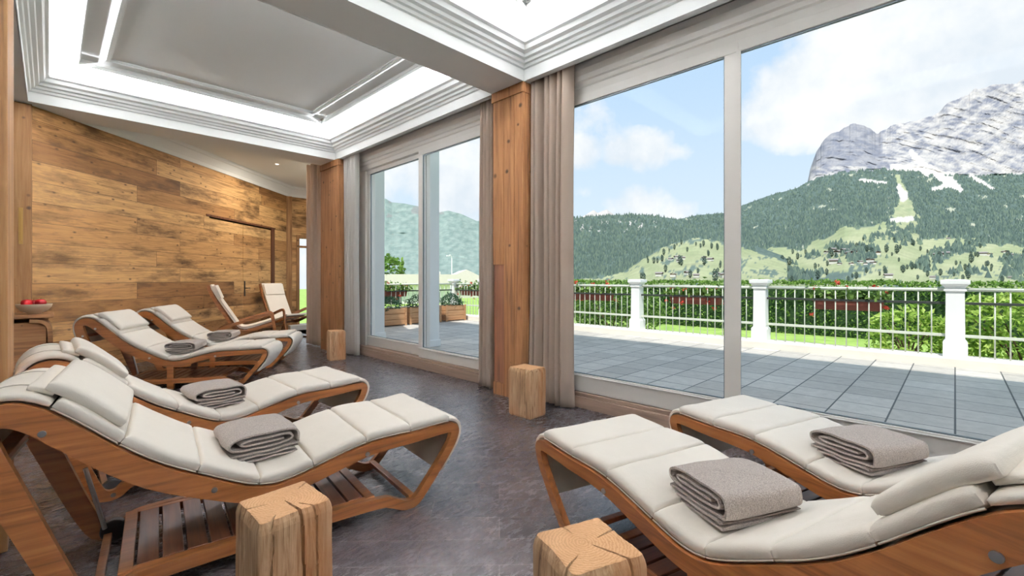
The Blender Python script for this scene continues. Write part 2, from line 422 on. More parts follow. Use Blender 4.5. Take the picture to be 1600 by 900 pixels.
# outer wall of the angled wing
ow = MB(); 
def diagbox(mb, s0, s1, z0, z1, t=.12):
    o = Vector((3.75, 7.75, 0)); e = Vector((1.45, 3.45, 0)).normalized(); nn = Vector((e.y, -e.x, 0))
    m4 = Matrix((( e.x, nn.x, 0, o.x), (e.y, nn.y, 0, o.y), (0, 0, 1, 0), (0, 0, 0, 1)))
    mb.box((s0, 0, z0), (s1, t, z1), M4=m4)
diagbox(ow, 0, .35, 0, 3.4); diagbox(ow, 3.1, 3.75, 0, 3.4); diagbox(ow, .35, 3.1, 2.75, 3.4); diagbox(ow, .35, 3.1, 0, .2)
struct(ow.build('wall_wing', M['frame']))
w3 = struct(empty('window_3', (0, 0, 0)))
g = MB(); diagbox(g, .35, 3.1, .2, 2.75, .01); g.build('glass_pane', M['glass'], w3)
g = MB()
for q in (.35, 1.2, 2.1, 3.04): diagbox(g, q, q+.06, .2, 2.75, .06)
g.build('sash_frame', M['frame'], w3)

# --- ceiling with two cove-lit coffers
def coffer(name, X0, X1, Y0, Y1, open_sides):
    """beam inner faces at X0..X1, Y0..Y1 ; cornice steps inward and upward to the lip"""
    prof = [(.004, -.004), (.004, .105), (.022, .112), (.030, .135), (.05, .142), (.058, .165), (.085, .175), (.092, .2), (.125, .215), (.14, .25), (.165, .262), (.165, .285), (.150, .285), (.150, .275), (.02, .20), (.002, .20), (.002, -.004)]
    m = MB(); N = len(prof)
    corners = [(X0, Y0, 1, 1), (X1, Y0, -1, 1), (X1, Y1, -1, -1), (X0, Y1, 1, -1)]
    vs = []; fs = []
    for (x, y, sx, sy) in corners:
        for (o, z) in prof: vs.append((x+sx*o, y+sy*o, ZB+z))
    for k in range(4):
        k2 = (k+1) % 4
        for i in range(N):
            i2 = (i+1) % N; fs.append((k*N+i, k*N+i2, k2*N+i2, k2*N+i))
    m.add(vs, fs)
    struct(m.build(name, M['ceiling']))
coffer('trim_2', -.17, 3.25, 3.46, 7.21, None)
coffer('trim_3', -.17, 3.25, -2.2, 3.02, None)
c = MB()
c.box((-2.6, -2.7, ZC+.03), (3.32, 7.8, ZC+.2))                      # slab above the coves
# beams and soffits (lower faces at ZB)
c.box((-2.6, 3.02-.0, ZB), (3.32, 3.46, ZC+.03))
c.box((-2.6, 7.21, ZB), (3.9, 7.74, ZC+.03))
c.box((-2.6, -2.7, ZB), (-.17, 3.02, ZC+.03)); c.box((-2.6, 3.46, ZB), (-.17, 7.21, ZC+.03))
c.box((-.17, -2.7, ZB), (3.32, -2.2, ZC+.03))
c.box((3.25, -2.2, ZB), (3.32, 3.02, ZC+.03)); c.box((3.25, 3.46, ZB), (3.32, 7.21, ZC+.03))
c.add([(x, y, z) for z in (3.37, 3.5) for x, y in ((-.7, 7.74), (3.87, 7.74), (5.38, 11.32), (-.7, 11.32))], [(3, 2, 1, 0), (4, 5, 6, 7), (0, 1, 5, 4), (1, 2, 6, 5), (2, 3, 7, 6), (3, 0, 4, 7)])                           # ceiling of the wing
struct(c.build('ceiling', M['ceiling']))
def panel(X0, X1, Y0, Y1, name):
    m = MB()
    m.box((X0, Y0, ZC+.012), (X1, Y1, ZC+.03))
    for (i, w, z) in ((0, .03, ZC-.055), (.03, .012, ZC-.025), (.235, .03, ZC-.022), (.265, .012, ZC-.006)):
        a, b = i, i+w
        m.box((X0+a, Y0+a, z), (X1-a, Y0+b, ZC+.02)); m.box((X0+a, Y1-b, z), (X1-a, Y1-a, ZC+.02))
        m.box((X0+a, Y0+b, z), (X0+b, Y1-b, ZC+.02)); m.box((X1-b, Y0+b, z), (X1-a, Y1-b, ZC+.02))
    struct(m.build(name, M['ceiling_panel'], bevel=.003))
panel(.19, 2.89, 3.82, 6.83, 'trim_4')
panel(.19, 2.89, -1.84, 2.66, 'trim_5')
# crown along the angled wall and the far wall of the wing
cr = MB(); prof = [(0, 0), (0, .0), (-.02, .0), (-.03, .06), (-.055, .10), (-.10, .165), (-.13, .175), (-.13, .235), (0, .235)]
L0, L1 = 0.0, 5.6
vs = []; 
for s in (L0, L1):
    for (o, z) in prof: vs.append((s, o, ZB+z))
N = len(prof); cr.add(vs, [(i, (i+1) % N, N+(i+1) % N, N+i) for i in range(N)]+[tuple(range(N)), tuple(range(N, 2*N))])
struct(cr.build('trim_6', M['ceiling'], loc=DP, rz=DA))
cr = MB(); vs = []
for x in (3.8, 5.3):
    for (o, z) in prof: vs.append((x, 11.2+o, ZB+z))
cr.add(vs, [(i, (i+1) % N, N+(i+1) % N, N+i) for i in range(N)]+[tuple(range(N)), tuple(range(N, 2*N))]); struct(cr.build('trim_7', M['ceiling']))
# LED coves: strips on the ledge behind the lip, light thrown upwards
def area(name, x, y, z, sx, sy, e, col, rot=(PI, 0, 0)):
    L = bpy.data.lights.new(name, 'AREA'); L.shape = 'RECTANGLE'; L.size = sx; L.size_y = sy; L.energy = e; L.color = col
    o = bpy.data.objects.new(name, L); COL.objects.link(o); o.location = (x, y, z); o.rotation_euler = rot; return o
# downlights in the wing ceiling
for i, (x, y) in enumerate(((3.0, 9.15), (3.75, 9.0))):
    t = empty('ceiling_light', (x, y, 3.37))
    tag(t, ('small round recessed downlight nearer the angled timber wall' if i == 0 else 'small round recessed downlight nearer the curtain, in the low far ceiling'), 'ceiling light', 'downlights in the far ceiling')
    MB().lathe([(.03, 0), (.045, 0), (.045, -.006), (.03, -.004)], n=20, cap=False).build('trim_ring', M['white_paint'], t)
    area('downlight', x, y, 3.36, .06, .06, 13, (1, .9, .78), rot=(0, 0, 0))
    MB().lathe([(.0, -.001), (.03, -.001)], n=20, cap=False).build('lamp', M['spot'], t)
LEDC = (.96, .94, 1.0)
def coves(X0, X1, Y0, Y1, e):
    z = ZB+.30; k = .065
    for nm, x, y, sx, sy in (('a', (X0+X1)/2, Y0+k, X1-X0-.2, .05), ('b', (X0+X1)/2, Y1-k, X1-X0-.2, .05), ('c', X0+k, (Y0+Y1)/2, .05, Y1-Y0-.2), ('d', X1-k, (Y0+Y1)/2, .05, Y1-Y0-.2)):
        area('cove_light', x, y, z-.05, sx, sy, e*max(sx, sy), LEDC)
coves(-.17, 3.25, 3.46, 7.21, 46)
coves(-.17, 3.25, -2.2, 3.02, 290)

# --- columns
def column(name, x0, y0, x1, y1, z1, mat):
    m = MB(); m.box((x0, y0, 0), (x1, y1, z1)); m.box((x0-.012, y0-.012, z1-.09), (x1, y1+.012, z1))
    return struct(m.build(name, mat, bevel=.004))
c1 = MB(); x0, x1, y0, y1 = 3.25, 3.62, 3.03, 3.46
for (a, b) in ((3.03, 3.15), (3.153, 3.30), (3.303, 3.46)):            # vertical boards on the room face
    if a > 3.3: c1.box((3.25, a, 1.35), (3.29, b, 3.05)); c1.box((3.25, a, 0), (3.29, b, .13))
    else: c1.box((3.25, a, 0), (3.29, b, 3.05))
c1.box((3.27, 3.032, 0), (3.62, 3.458, ZB)); c1.box((3.238, 3.018, 3.04), (3.62, 3.472, ZB))
struct(c1.build('trim_8', M['column_wood'], bevel=.003))
struct(MB().box((3.262, 3.306, .13), (3.28, 3.455, 1.35)).build('trim_9', M['niche_wood'], bevel=.003))
c2 = MB()
for (a, b) in ((7.1, 7.28), (7.283, 7.45), (7.453, 7.78)): c2.box((3.25, a, 0), (3.29, b, 3.05))
c2.box((3.27, 7.102, 0), (3.75, 7.778, ZB)); c2.box((3.238, 7.088, 3.04), (3.75, 7.79, ZB))
struct(c2.build('trim_10', M['column_wood'], bevel=.003))
pL = MB()
for (a, b) in ((2.98, 3.10), (3.104, 3.2), (3.204, 3.46)): pL.box((-.20, a, 0), (-.13, b, ZB))
pL.box((-.6, 2.99, 0), (-.16, 3.455, ZB)); struct(pL.build('trim_11', M['pillar_wood'], bevel=.004))

# --- window wall
pw = MB(); pw.box((3.45, -2.6, 0), (3.9, 7.1, .105)); pw.box((3.47, -2.6, .105), (3.9, 7.1, .14))
struct(pw.build('trim_12', M['plinth'], bevel=.004))
hd = MB(); prof = [(3.56, 2.93), (3.52, 2.94), (3.515, 3.0), (3.50, 3.01), (3.495, 3.045), (3.475, 3.055), (3.47, 3.10), (3.44, 3.14), (3.44, 3.2), (3.62, 3.2), (3.62, 2.93)]
vs = []; N = len(prof)
for y in (-2.6, 7.1):
    for (x, z) in prof: vs.append((x, y, z))
hd.add(vs, [(i, (i+1) % N, N+(i+1) % N, N+i) for i in range(N)]+[tuple(range(N)), tuple(range(N, 2*N))]); hd.box((3.32, -2.6, 3.27), (3.68, 7.1, 3.6)); hd.box((3.60, -2.6, 3.19), (3.68, 7.1, 3.3))
struct(hd.build('trim_13', M['frame']))
tr = MB(); tr.box((3.345, -2.5, 3.2), (3.40, 3.02, 3.225)); tr.box((3.345, 3.47, 3.2), (3.40, 7.08, 3.225)); struct(tr.build('trim_14', M['dark_metal']))
def sash(win, ya, yb, x, zt=2.93, zb=.145, st=.09, gb=.31, gt=2.85, sides=(1, 1), name='sash_frame'):
    m = MB(); sa = st if sides[0] else 0; sb = st if sides[1] else 0
    m.box((x, ya, zb), (x+.06, yb, gb)); m.box((x, ya, gt), (x+.06, yb, zt))
    if sa: m.box((x, ya, gb), (x+.06, ya+sa, gt))
    if sb: m.box((x, yb-sb, gb), (x+.06, yb, gt))
    m.box((x-.012, ya, gb-.022), (x, yb, gb-.012))
    m.build(name, M['frame'], win, bevel=.004)
    g = MB()      # dark glazing bead
    g.box((x+.012, ya+sa, gb), (x+.03, yb-sb, gb+.008)); g.box((x+.012, ya+sa, gt-.012), (x+.03, yb-sb, gt))
    g.box((x+.012, ya+sa, gb), (x+.03, ya+sa+.008, gt)); g.box((x+.012, yb-sb-.008, gb), (x+.03, yb-sb, gt))
    g.build('glazing_bead', M['bead'], win)
    MB().box((x+.03, ya+sa, gb), (x+.036, yb-sb, gt)).build('glass_pane', M['glass'], win)
M['bead'] = plain('grey glazing bead', rgb(96, 108, 112), .4)
w1 = struct(empty('window_1', (3.5, 1, 0))); w1.location = (0, 0, 0)
sash(w1, 1.12, 3.03, 3.49, st=.10, sides=(1, 1)); sash(w1, -2.5, 1.12, 3.49, st=.10, gb=.33, sides=(1, 0))
MB().box((3.485, 1.105, .33), (3.49, 1.135, 2.86)).build('mullion', M['frame'], w1)
w2 = struct(empty('window_2'))
sash(w2, 3.46, 5.19, 3.49, st=.085, gb=.28, gt=2.865); sash(w2, 5.10, 6.74, 3.56, st=.085, gb=.30, gt=2.87)
f2 = MB(); f2.box((3.53, 6.74, .14), (3.70, 7.10, 2.93)); f2.build('outer_frame', M['frame'], w2, bevel=.004)
# building outside: upper storeys that shade the terrace
ub = MB(); ub.box((3.69, -9, 3.29), (3.85, 7.9, 7.8)); ub.box((3.69, -9, 3.75), (3.95, 7.9, 3.9)); struct(ub.build('wall_upper', M['plaster']))
ob = MB(); ob.box((3.7, -9, 0), (3.95, -2.6, 3.6)); struct(ob.build('wall_outer', M['plaster']))

# --- curtains
def curtain(x, y0, y1, z0, z1, folds, amp, mat, label, gather=0.0, flare=0., seed=0, diag=None):
    rnd = random.Random(seed); nu, nv = folds*14, 34; m = MB(); vs = []
    ph = [rnd.uniform(-1., 1.) for _ in range(folds+2)]
    for layer in (0, 1):
        for j in range(nv+1):
            v = j/nv; z = z0+(z1-z0)*v
            for i in range(nu+1):
                u = i/nu
                c = (y0+y1)/2; ww = (y1-y0)*(1-gather*math.sin(PI*min(1, v*1.0))*.5)*(1+flare*(1-v)**3)
                k = folds*(u+.035*math.sin(2*PI*u*1.7+seed*2)+.02*math.sin(2*PI*u*3.3+seed)); k = max(0, min(folds-1e-6, k)); w = ph[int(k)]*(1-(k % 1))+ph[int(k)+1]*(k % 1)
                a = amp*(1+.42*w+.25*math.sin(2.2*v+w*3))*(.75+.25*(1-v)); sh = .02*math.sin(3*v*PI+seed)*(1-v)
                xx = x+a*math.sin(2*PI*k+w)+.3*a*math.sin(4*PI*k+2*v+w)+layer*.003
                yy = c+(u-.5)*ww+.25*(y1-y0)/folds*math.sin(2*PI*k*1+PI/2)+sh*.3
                vs.append((xx, yy, z))
    n1 = nu+1; K = n1*(nv+1); fs = []
    for L in (0, 1):
        for j in range(nv):
            for i in range(nu):
                q = [L*K+j*n1+i, L*K+j*n1+i+1, L*K+(j+1)*n1+i+1, L*K+(j+1)*n1+i]
                fs.append(tuple(q if L == 0 else q[::-1]))
    for i in range(nu):
        fs.append((i+1, i, K+i, K+i+1)); b = nv*n1; fs.append((b+i, b+i+1, K+b+i+1, K+b+i))
    m.add(vs, fs); o = m.build('curtain', mat, smooth=True); tag(o, label, 'curtain', 'linen curtains along the window wall'); return o
curtain(3.375, 2.53, 3.02, .012, 3.2, 6, .042, M['curtain'], 'full taupe linen curtain right of the front timber column', gather=.10, flare=.05, seed=1)
curtain(3.375, 3.56, 3.79, .012, 3.2, 4, .036, M['curtain'], 'narrow taupe linen curtain left of the front timber column', gather=.05, seed=2)
curtain(3.35, 6.62, 7.06, .012, 3.2, 5, .042, M['curtain_light'], 'pale linen curtain between the far timber column and the window', gather=.1, flare=.08, seed=3)
curtain(3.36, 8.02, 8.52, .012, 3.3, 5, .06, M['curtain'], 'dark taupe linen curtain left of the far timber column', gather=.05, flare=.2, seed=4)

# ------------------------------------------------------------------ lounger
WID = .63; TK = .032
CTRL = [(.322,.372,.05),(.332,.345,.05),(.30,.27,.046),(.13,.065,.046),(.085,.022,.048),(.03,.022,.048),(-.03,.055,.05),(-.10,.085,.052),
        (-1.02,.085,.052),(-1.08,.070,.052),(-1.12,.028,.05),(-1.17,.026,.055),(-1.215,.06,.07),(-1.37,.48,.085),(-1.43,.645,.085),(-1.44,.72,.075),(-1.395,.755,.075),(-1.33,.738,.08),
        (-1.25,.670,.085),(-1.10,.525,.085),(-.98,.435,.085),(-.86,.372,.08),(-.70,.292,.066),(-.61,.268,.062),(-.52,.270,.060),(-.38,.305,.06),(-.20,.352,.058),(-.08,.365,.056),(.10,.365,.05),(.27,.378,.05)]
CTRL = [(x-.02*0, z, w) for x, z, w in CTRL]
LOOP = chaikin(CTRL, 3, True)
# outer edge of the upper run: foot leg -> bend -> bed -> head -> down the rear leg
i0 = 2
TOPC = [(.20,.15,.046),(.30,.27,.046),(.332,.345,.05),(.322,.372,.05),(.27,.378,.05),(.10,.365,.05),(-.08,.365,.056),(-.20,.352,.058),(-.38,.305,.06),(-.52,.270,.060),(-.61,.268,.062),(-.70,.292,.066),(-.86,.372,.08),(-.98,.435,.085),(-1.10,.525,.085),(-1.25,.670,.085),(-1.33,.738,.08),(-1.395,.755,.075),(-1.44,.72,.075),(-1.43,.645,.085),(-1.37,.48,.085)]
tp = chaikin(TOPC, 3, False); PATH = []
for i in range(len(tp)):
    a, b = tp[max(i-1, 0)], tp[min(i+1, len(tp)-1)]; tx, tz = b[0]-a[0], b[1]-a[1]; L = math.hypot(tx, tz) or 1
    nx, nz = tz/L, -tx/L
    PATH.append((tp[i][0]+nx*tp[i][2]/2, tp[i][1]+nz*tp[i][2]/2, nx, nz))
ARC = [0.0]
for i in range(1, len(PATH)): ARC.append(ARC[-1]+math.hypot(PATH[i][0]-PATH[i-1][0], PATH[i][1]-PATH[i-1][1]))
def at(L):
    L = max(0, min(ARC[-1]-1e-6, L)); i = 0
    while ARC[i+1] < L: i += 1
    t = (L-ARC[i])/max(1e-9, ARC[i+1]-ARC[i]); return [PATH[i][k]*(1-t)+PATH[i+1][k]*t for k in range(4)]
def arc_at_x(x):      # along the bed
    for i in range(1, len(PATH)):
        if PATH[i][0] <= x and ARC[i] > .28: return ARC[i]
    return ARC[-1]
def pillow(La, Lb, y0, y1, T, off=.004, nu=16, nv=18, dome=.003, p=18, sag=0):
    """boxy upholstered pad laid along the bed curve"""
    m = MB(); vs = []; 
    us = [.5-.5*math.cos(PI*i/nu)*(1) for i in range(nu+1)]; ws = [.5-.5*math.cos(PI*j/nv) for j in range(nv+1)]
    us = [.85*u+.15*i/nu for i, u in enumerate(us)]; ws = [.85*w+.15*j/nv for j, w in enumerate(ws)]
    def e(x): return max(0., 1-abs(2*x-1)**p)**.5
    for top in (1, 0):
        for u in us:
            x, z, nx, nz = at(La+(Lb-La)*u)
            for w in ws:
                ee = min(e(u), 1)*e(w); h = off + (T*(.66+.34*ee)+dome*(1-(2*u-1)**2)*(1-(2*w-1)**2) if top else T*.25*(1-ee))
                cr = .004*noise.noise(Vector((x*9, w*5+La*3, 1.7)))*top
                vs.append((x+nx*(h+cr), y0+(y1-y0)*w, z+nz*(h+cr)))
    n1 = nv+1; K = n1*(nu+1); fs = []
    for L in (0, 1):
        for i in range(nu):
            for j in range(nv):
                q = (L*K+i*n1+j, L*K+(i+1)*n1+j, L*K+(i+1)*n1+j+1, L*K+i*n1+j+1); fs.append(q if L else q[::-1])
    rim = [i*n1 for i in range(nu+1)]+[nu*n1+j for j in range(1, n1)]+[i*n1+nv for i in range(nu-1, -1, -1)]+[j for j in range(nv-1, 0, -1)]
    for a, b in zip(rim, rim[1:]+rim[:1]): fs.append((a, b, K+b, K+a))
    return m.add(vs, fs)
def make_lounger():
    t = empty('sun_lounger')
    for y in (0, WID-TK):
        f = MB().band(LOOP, y, y+TK, True).build('side_frame', M['teak'], t, bevel=.005)
    for y in (0, WID-.045):
        po = MB().box((-.64, y+.002, .0), (-.575, y+.043, .262)).build('post', M['teak'], t, bevel=.004)
    for y in (-.004, WID+.001):
        for (x, z) in ((-1.29, .675), (-.80, .345), (-.17, .34), (-1.14, .03), (-1.40, .60)):
            b = MB(); b.tube([(x, y, z), (x, y+.005, z)], .011, 14); b.build('bolt', M['metal'], t)
    for y in (TK, WID-TK-.04):
        w = MB(); w.tube([(-1.14, y+.004, .05), (-1.14, y+.036, .05)], .05, 22); o = w.build('wheel', M['black'], t, bevel=.006)
    for (x, z, w) in ((-1.16, .032, .03), (-1.40, .60, .05), (-.60, .27, .05), (.08, .045, .035), (-1.0, .44, .04), (-.2, .345, .035)):
        MB().box((x-w/2, TK-.004, z-.012), (x+w/2, WID-TK+.004, z+.012)).build('crossbar', M['teak'], t, bevel=.003)
    sf = MB(); sf.box((-1.10, TK-.003, .085), (-.12, TK+.03, .106)); sf.box((-1.10, WID-TK-.03, .085), (-.12, WID-TK+.003, .106)); sf.box((-1.10, TK, .075), (-1.055, WID-TK, .108)); sf.box((-.165, TK, .075), (-.12, WID-TK, .108)); sf.build('shelf_frame', M['teak'], t, bevel=.003)
    for k in range(11):
        x = -1.046+k*.0805; MB().box((x, TK+.032, .085), (x+.069, WID-TK-.032, .107)).build('shelf_slat', M['teak_slat'], t, bevel=.003)
    for y in (WID-TK-.04,): MB().tube([(-1.235, y, .36), (-1.17, y, .07)], .009, 8).build('back_strut', M['metal'], t)
    sl = MB()      # fabric-covered deck under the pads, wraps the foot and head bends
    for La, Lb in ((.02, ARC[-1]-.05),):
        n = 90; pts = []
        for i in range(n+1):
            x, z, nx, nz = at(La+(Lb-La)*i/n); pts.append((x-nx*.008, z-nz*.008, .012))
        sl.band(pts, TK, WID-TK)
    sl.build('sling', M['piping'], t)
    # pads
    xs = [.085, -.165, -.41, -.635, -.855, -1.085, -1.275]
    cuts = [.05, arc_at_x(.27)-.0] + [arc_at_x(x) for x in xs]
    cuts = [.03, arc_at_x(.30)] + [arc_at_x(x) for x in xs]
    for i in range(len(cuts)-1):
        T = .048 if i else .028
        p = pillow(cuts[i]+.0015, cuts[i+1]-.0015, TK*.45, WID-TK*.45, T, nu=18 if i == 0 else 14)
        c = p.build('cushion', M['cushion'], t, smooth=True, auto=True)
        if i:
            pts = []
            for q in range(17):
                x, z, nx, nz = at(cuts[i]+.004+(cuts[i+1]-cuts[i]-.008)*q/16); pts.append((x+nx*.010, TK*.45-.001, z+nz*.010))
            for pq in (pts, [(x, WID-TK*.45+.001, z) for x, y, z in pts]): MB().tube(pq, .003, 6).build('piping', M['piping'], c, smooth=True)
    # thinner roll over the head
    hA = cuts[-1]+.004; hB = ARC[-1]-.06
    pillow(hA, hB, TK*.6, WID-TK*.6, .03, nu=26, dome=.002, p=14).build('head_roll', M['cushion'], t, smooth=True)
    for fy in (.26, .74):
        pts = []
        for q in range(30):
            x, z, nx, nz = at(hA+.01+(hB-hA-.02)*q/29); pts.append((x+nx*.036, z+nz*.036, .003))
        MB().band(pts, WID*fy-.004, WID*fy+.004).build('strap', M['piping'], t)
    # thick head pillow
    La, Lb = arc_at_x(-1.105), arc_at_x(-1.30)
    pl = pillow(La+.01, Lb+.015, .035, WID-.035, .050, off=.045, nu=18, nv=22, dome=.004, p=14)
    pl.build('pillow', M['cushion'], t, smooth=True, auto=True)
    fl = pillow(Lb-.01, Lb+.05, .06, WID-.06, .03, off=.03, nu=8, dome=0, p=5); fl.build('pillow_flap', M['cushion'], t, smooth=True)
    return t
proto = make_lounger()
SPOTS = [   # x, y of the near foot contact, heading of the foot end, label
    ((1.26, 2.04), -7.6, 1, 'white padded teak lounger nearest the camera on the left, behind the tall cracked timber stump'),
    ((1.38, 3.27), 0.5, 1, 'white padded teak lounger second in the left row, just behind the nearest left one'),
    ((1.433, 5.80), -31.6, 1, 'white padded teak lounger third in the left row, its mid post facing the camera'),
    ((2.01, 6.66), -31.6, 1, 'white padded teak lounger farthest back, next to the timber wall and armchairs'),
    ((1.62, 1.18), 73.5, -1, 'white padded teak lounger nearest the camera on the right, above the low stump'),
    ((2.50, .885), 73, -1, 'white padded teak lounger at right between the large window and the front one'),
]
def mirror_tree(o, parent=None):
    """a copy of the thing with its side swapped"""
    return copy_tree(o, parent)
lng = []
for i, ((x, y), a, sd_, lab) in enumerate(SPOTS):
    o = proto if i == 0 else copy_tree(proto)
    ar = math.radians(a)
    if sd_ < 0:   # the side nearest the camera is the one at +y of the lounger; shift the origin by the width
        lat = Vector((-math.sin(ar), math.cos(ar))); x -= lat.x*WID; y -= lat.y*WID
    o.location = (x, y, 0); o.rotation_euler.z = ar
    tag(o, lab, 'sun lounger', 'teak sun loungers with white padded mattresses'); lng.append(o)

# ------------------------------------------------------------------ towels
def make_towel():
    t = empty('folded_towel')
    def prof_build(path, y0, y1, w, nm):
        m = MB(); pts = [(x, z, w) for x, z in chaikin(path, 3)]
        N = len(pts); ny = 14; vs = []; fs = []
        for j in range(ny+1):
            v = j/ny; y = y0+(y1-y0)*v; ed = .004*(1-min(1, min(v, 1-v)*8))
            for i in range(N):
                a, b = pts[max(i-1, 0)], pts[min(i+1, N-1)]; tx, tz = b[0]-a[0], b[1]-a[1]; L = math.hypot(tx, tz) or 1
                nx, nz = -tz/L, tx/L; x, z, ww = pts[i]; h = ww/2-ed
                nn = .004*noise.noise(Vector((x*14, y*12, z*14))); jx = .006*noise.noise(Vector((i*.15, y*6, 3)))
                vs += [(x+nx*(h+nn)+jx, y, z+nz*(h+nn)), (x-nx*(h-nn)+jx, y, z-nz*(h-nn))]
        R = 2*N
        for j in range(ny):
            for i in range(N-1):
                a = j*R+2*i; fs.append((a, a+2, a+R+2, a+R)); fs.append((a+1, a+R+1, a+R+3, a+3))
            fs.append((j*R, j*R+R, j*R+R+1, j*R+1)); e = j*R+2*(N-1); fs.append((e, e+1, e+R+1, e+R))
        for i in range(N-1):
            a = 2*i; fs.append((a, a+1, a+3, a+2)); b = ny*R+2*i; fs.append((b, b+2, b+3, b+1))
        m.add(vs, fs); return m.build(nm, M['towel'], t, smooth=False)
    a = .145
    # outer wrap with two inner turns
    upper = [(-a, .043), (-.0, .040), (a-.02, .043), (a, .052), (a, .108), (a-.03, .118), (0, .122), (-a+.04, .120), (-a, .105), (-a-.004, .075), (-a+.02, .063),
             (-a+.06, .061), (0, .060), (a-.05, .063), (a-.028, .072), (a-.03, .094), (a-.05, .099), (0, .101), (-a+.06, .099), (-a+.035, .090), (-a+.06, .081), (0, .080), (a-.07, .081)]
    o = prof_build(upper, -.16, .16, .0165, 'upper_fold')
    lower = [(a-.01, .010), (0, .009), (-a+.02, .010), (-a-.004, .017), (-a+.015, .026), (0, .027), (a-.02, .027)]
    prof_build(lower, -.165, .165, .0155, 'lower_fold')
    h = MB().box((a-.035, -.165, .0345), (a-.005, .165, .037)).build('hem', M['hem'], t)
    return t
def rot_towel(o, x, y, z, rz, tilt): o.location = (x, y, z); o.rotation_euler = (0, tilt, rz)
tow = make_towel()
def lt(i, s, lat, drz=0, dz=0, tilt=0, flip=False):
    """spot on lounger i: s along it, lat across it"""
    o = lng[i]; a = o.rotation_euler.z; c, sn = math.cos(a), math.sin(a)
    return (o.location.x+c*s-sn*lat, o.location.y+sn*s+c*lat, a+math.radians(drz))
TW = [(0, -.60, .33, 6, 'grey folded towel on the nearest left lounger, above the tall stump'),
      (1, -.60, .33, 4, 'grey folded towel on the second lounger of the left row'),
      (2, -.56, .28, 0, 'grey rolled towel on the third left lounger, the one with the mid post'),
      (3, -.56, .28, 0, 'grey rolled towel on the farthest lounger beside the timber wall'),
      (4, -.53, .33, 168, 'grey folded towel on the nearest right lounger'),
      (5, -.53, .33, 168, 'grey folded towel on the right lounger beside the large window')]
for k, (i, s, lat, rz, lab) in enumerate(TW):
    o = tow if k == 0 else copy_tree(tow)
    x, y, a = lt(i, s, lat, rz)
    o.location = (x, y, .362); o.rotation_euler = (0, 0, a)
    tag(o, lab, 'towel', 'grey towels on the loungers')

# ------------------------------------------------------------------ stumps
def stump(x, y, sx, sy, h, rz, seed, label, cracks):
    rnd = random.Random(seed); n, nz = 220, 26; m = MB(); vs = []
    def R(th, z):
        c, s_ = abs(math.cos(th)), abs(math.sin(th)); p = 16
        r = 1/((c/(sx/2))**p+(s_/(sy/2))**p)**(1/p)
        q = Vector((math.cos(th)*1.6, math.sin(th)*1.6, z*1.7+seed))
        r *= 1+.035*noise.noise(q)+.018*noise.noise(Vector((math.cos(th)*9, math.sin(th)*9, z*3+seed)))+.008*noise.noise(Vector((math.cos(th)*30, math.sin(th)*30, z*5+seed)))
        return r
    def crack(th, z, k):
        dd = 0
        for (tc, wd_, dp, k0) in cracks:
            tcc = tc+.10*noise.noise(Vector((z*5, seed, tc))); df = (th-tcc+PI) % (2*PI)-PI
            if abs(df) < wd_*(.4+.6*z/h)/max(k, .3) and k > k0: dd = max(dd, dp*(1-abs(df)/(wd_/max(k, .3)))*min(1, (k-k0)/(1-k0)+.25))
        return dd
    for j in range(nz+1):
        z = h*j/nz; ed = .012 if j == nz else (.004 if j == nz-1 else (.006 if j == 0 else 0))
        for i in range(n):
            th = 2*PI*i/n; r = R(th, z)-ed; r -= crack(th, z, 1)
            vs.append((r*math.cos(th), r*math.sin(th), z))
    ks = [.95, .85, .72, .6, .48, .36, .24, .12]; base = (nz)*n
    for k in ks:
        for i in range(n):
            th = 2*PI*i/n; r = (R(th, h)-.012)*k; zz = h+.0015-crack(th, h, k)*1.2+.001*noise.noise(Vector((r*math.cos(th)*40, r*math.sin(th)*40, 0)))
            vs.append((r*math.cos(th), r*math.sin(th), zz))
    vs.append((0, 0, h+.001)); c_i = len(vs)-1
    fs = []
    rows = nz+1+len(ks)
    for j in range(rows-1):
        for i in range(n): i2 = (i+1) % n; fs.append((j*n+i, j*n+i2, (j+1)*n+i2, (j+1)*n+i))
    for i in range(n): fs.append(((rows-1)*n+i, (rows-1)*n+(i+1) % n, c_i))
    fs.append(tuple(range(n))[::-1])
    m.add(vs, fs); o = m.build('timber_stump', M['stump'], loc=(x, y, 0), rz=rz)
    tag(o, label, 'stump stool', 'timber stump side tables')
stump(.57, 1.665, .245, .235, .43, math.radians(2), 3, 'tall timber stump with a deep black crack, in front of the nearest left lounger', [(-1.45, .035, .07, .1), (-1.1, .018, .03, .55), (.6, .02, .02, .6), (2.9, .015, .02, .5), (-2.2, .012, .02, .8)])
stump(1.095, .765, .245, .235, .43, math.radians(-21), 11, 'timber stump with ringed end grain beside the nearest right lounger', [(-1.05, .02, .03, .15), (.25, .02, .02, .45), (1.75, .015, .02, .6), (-2.6, .02, .02, .5)])
stump(2.965, 2.715, .215, .26, .42, math.radians(1), 19, 'pale timber stump standing in front of the front timber column and curtain', [(-1.2, .02, .02, .6), (-2.6, .02, .02, .7)])
stump(3.0, 6.62, .235, .235, .43, math.radians(-14), 27, 'small timber stump standing at the foot of the far timber column', [(-2.0, .02, .02, .6), (.5, .02, .02, .6)])

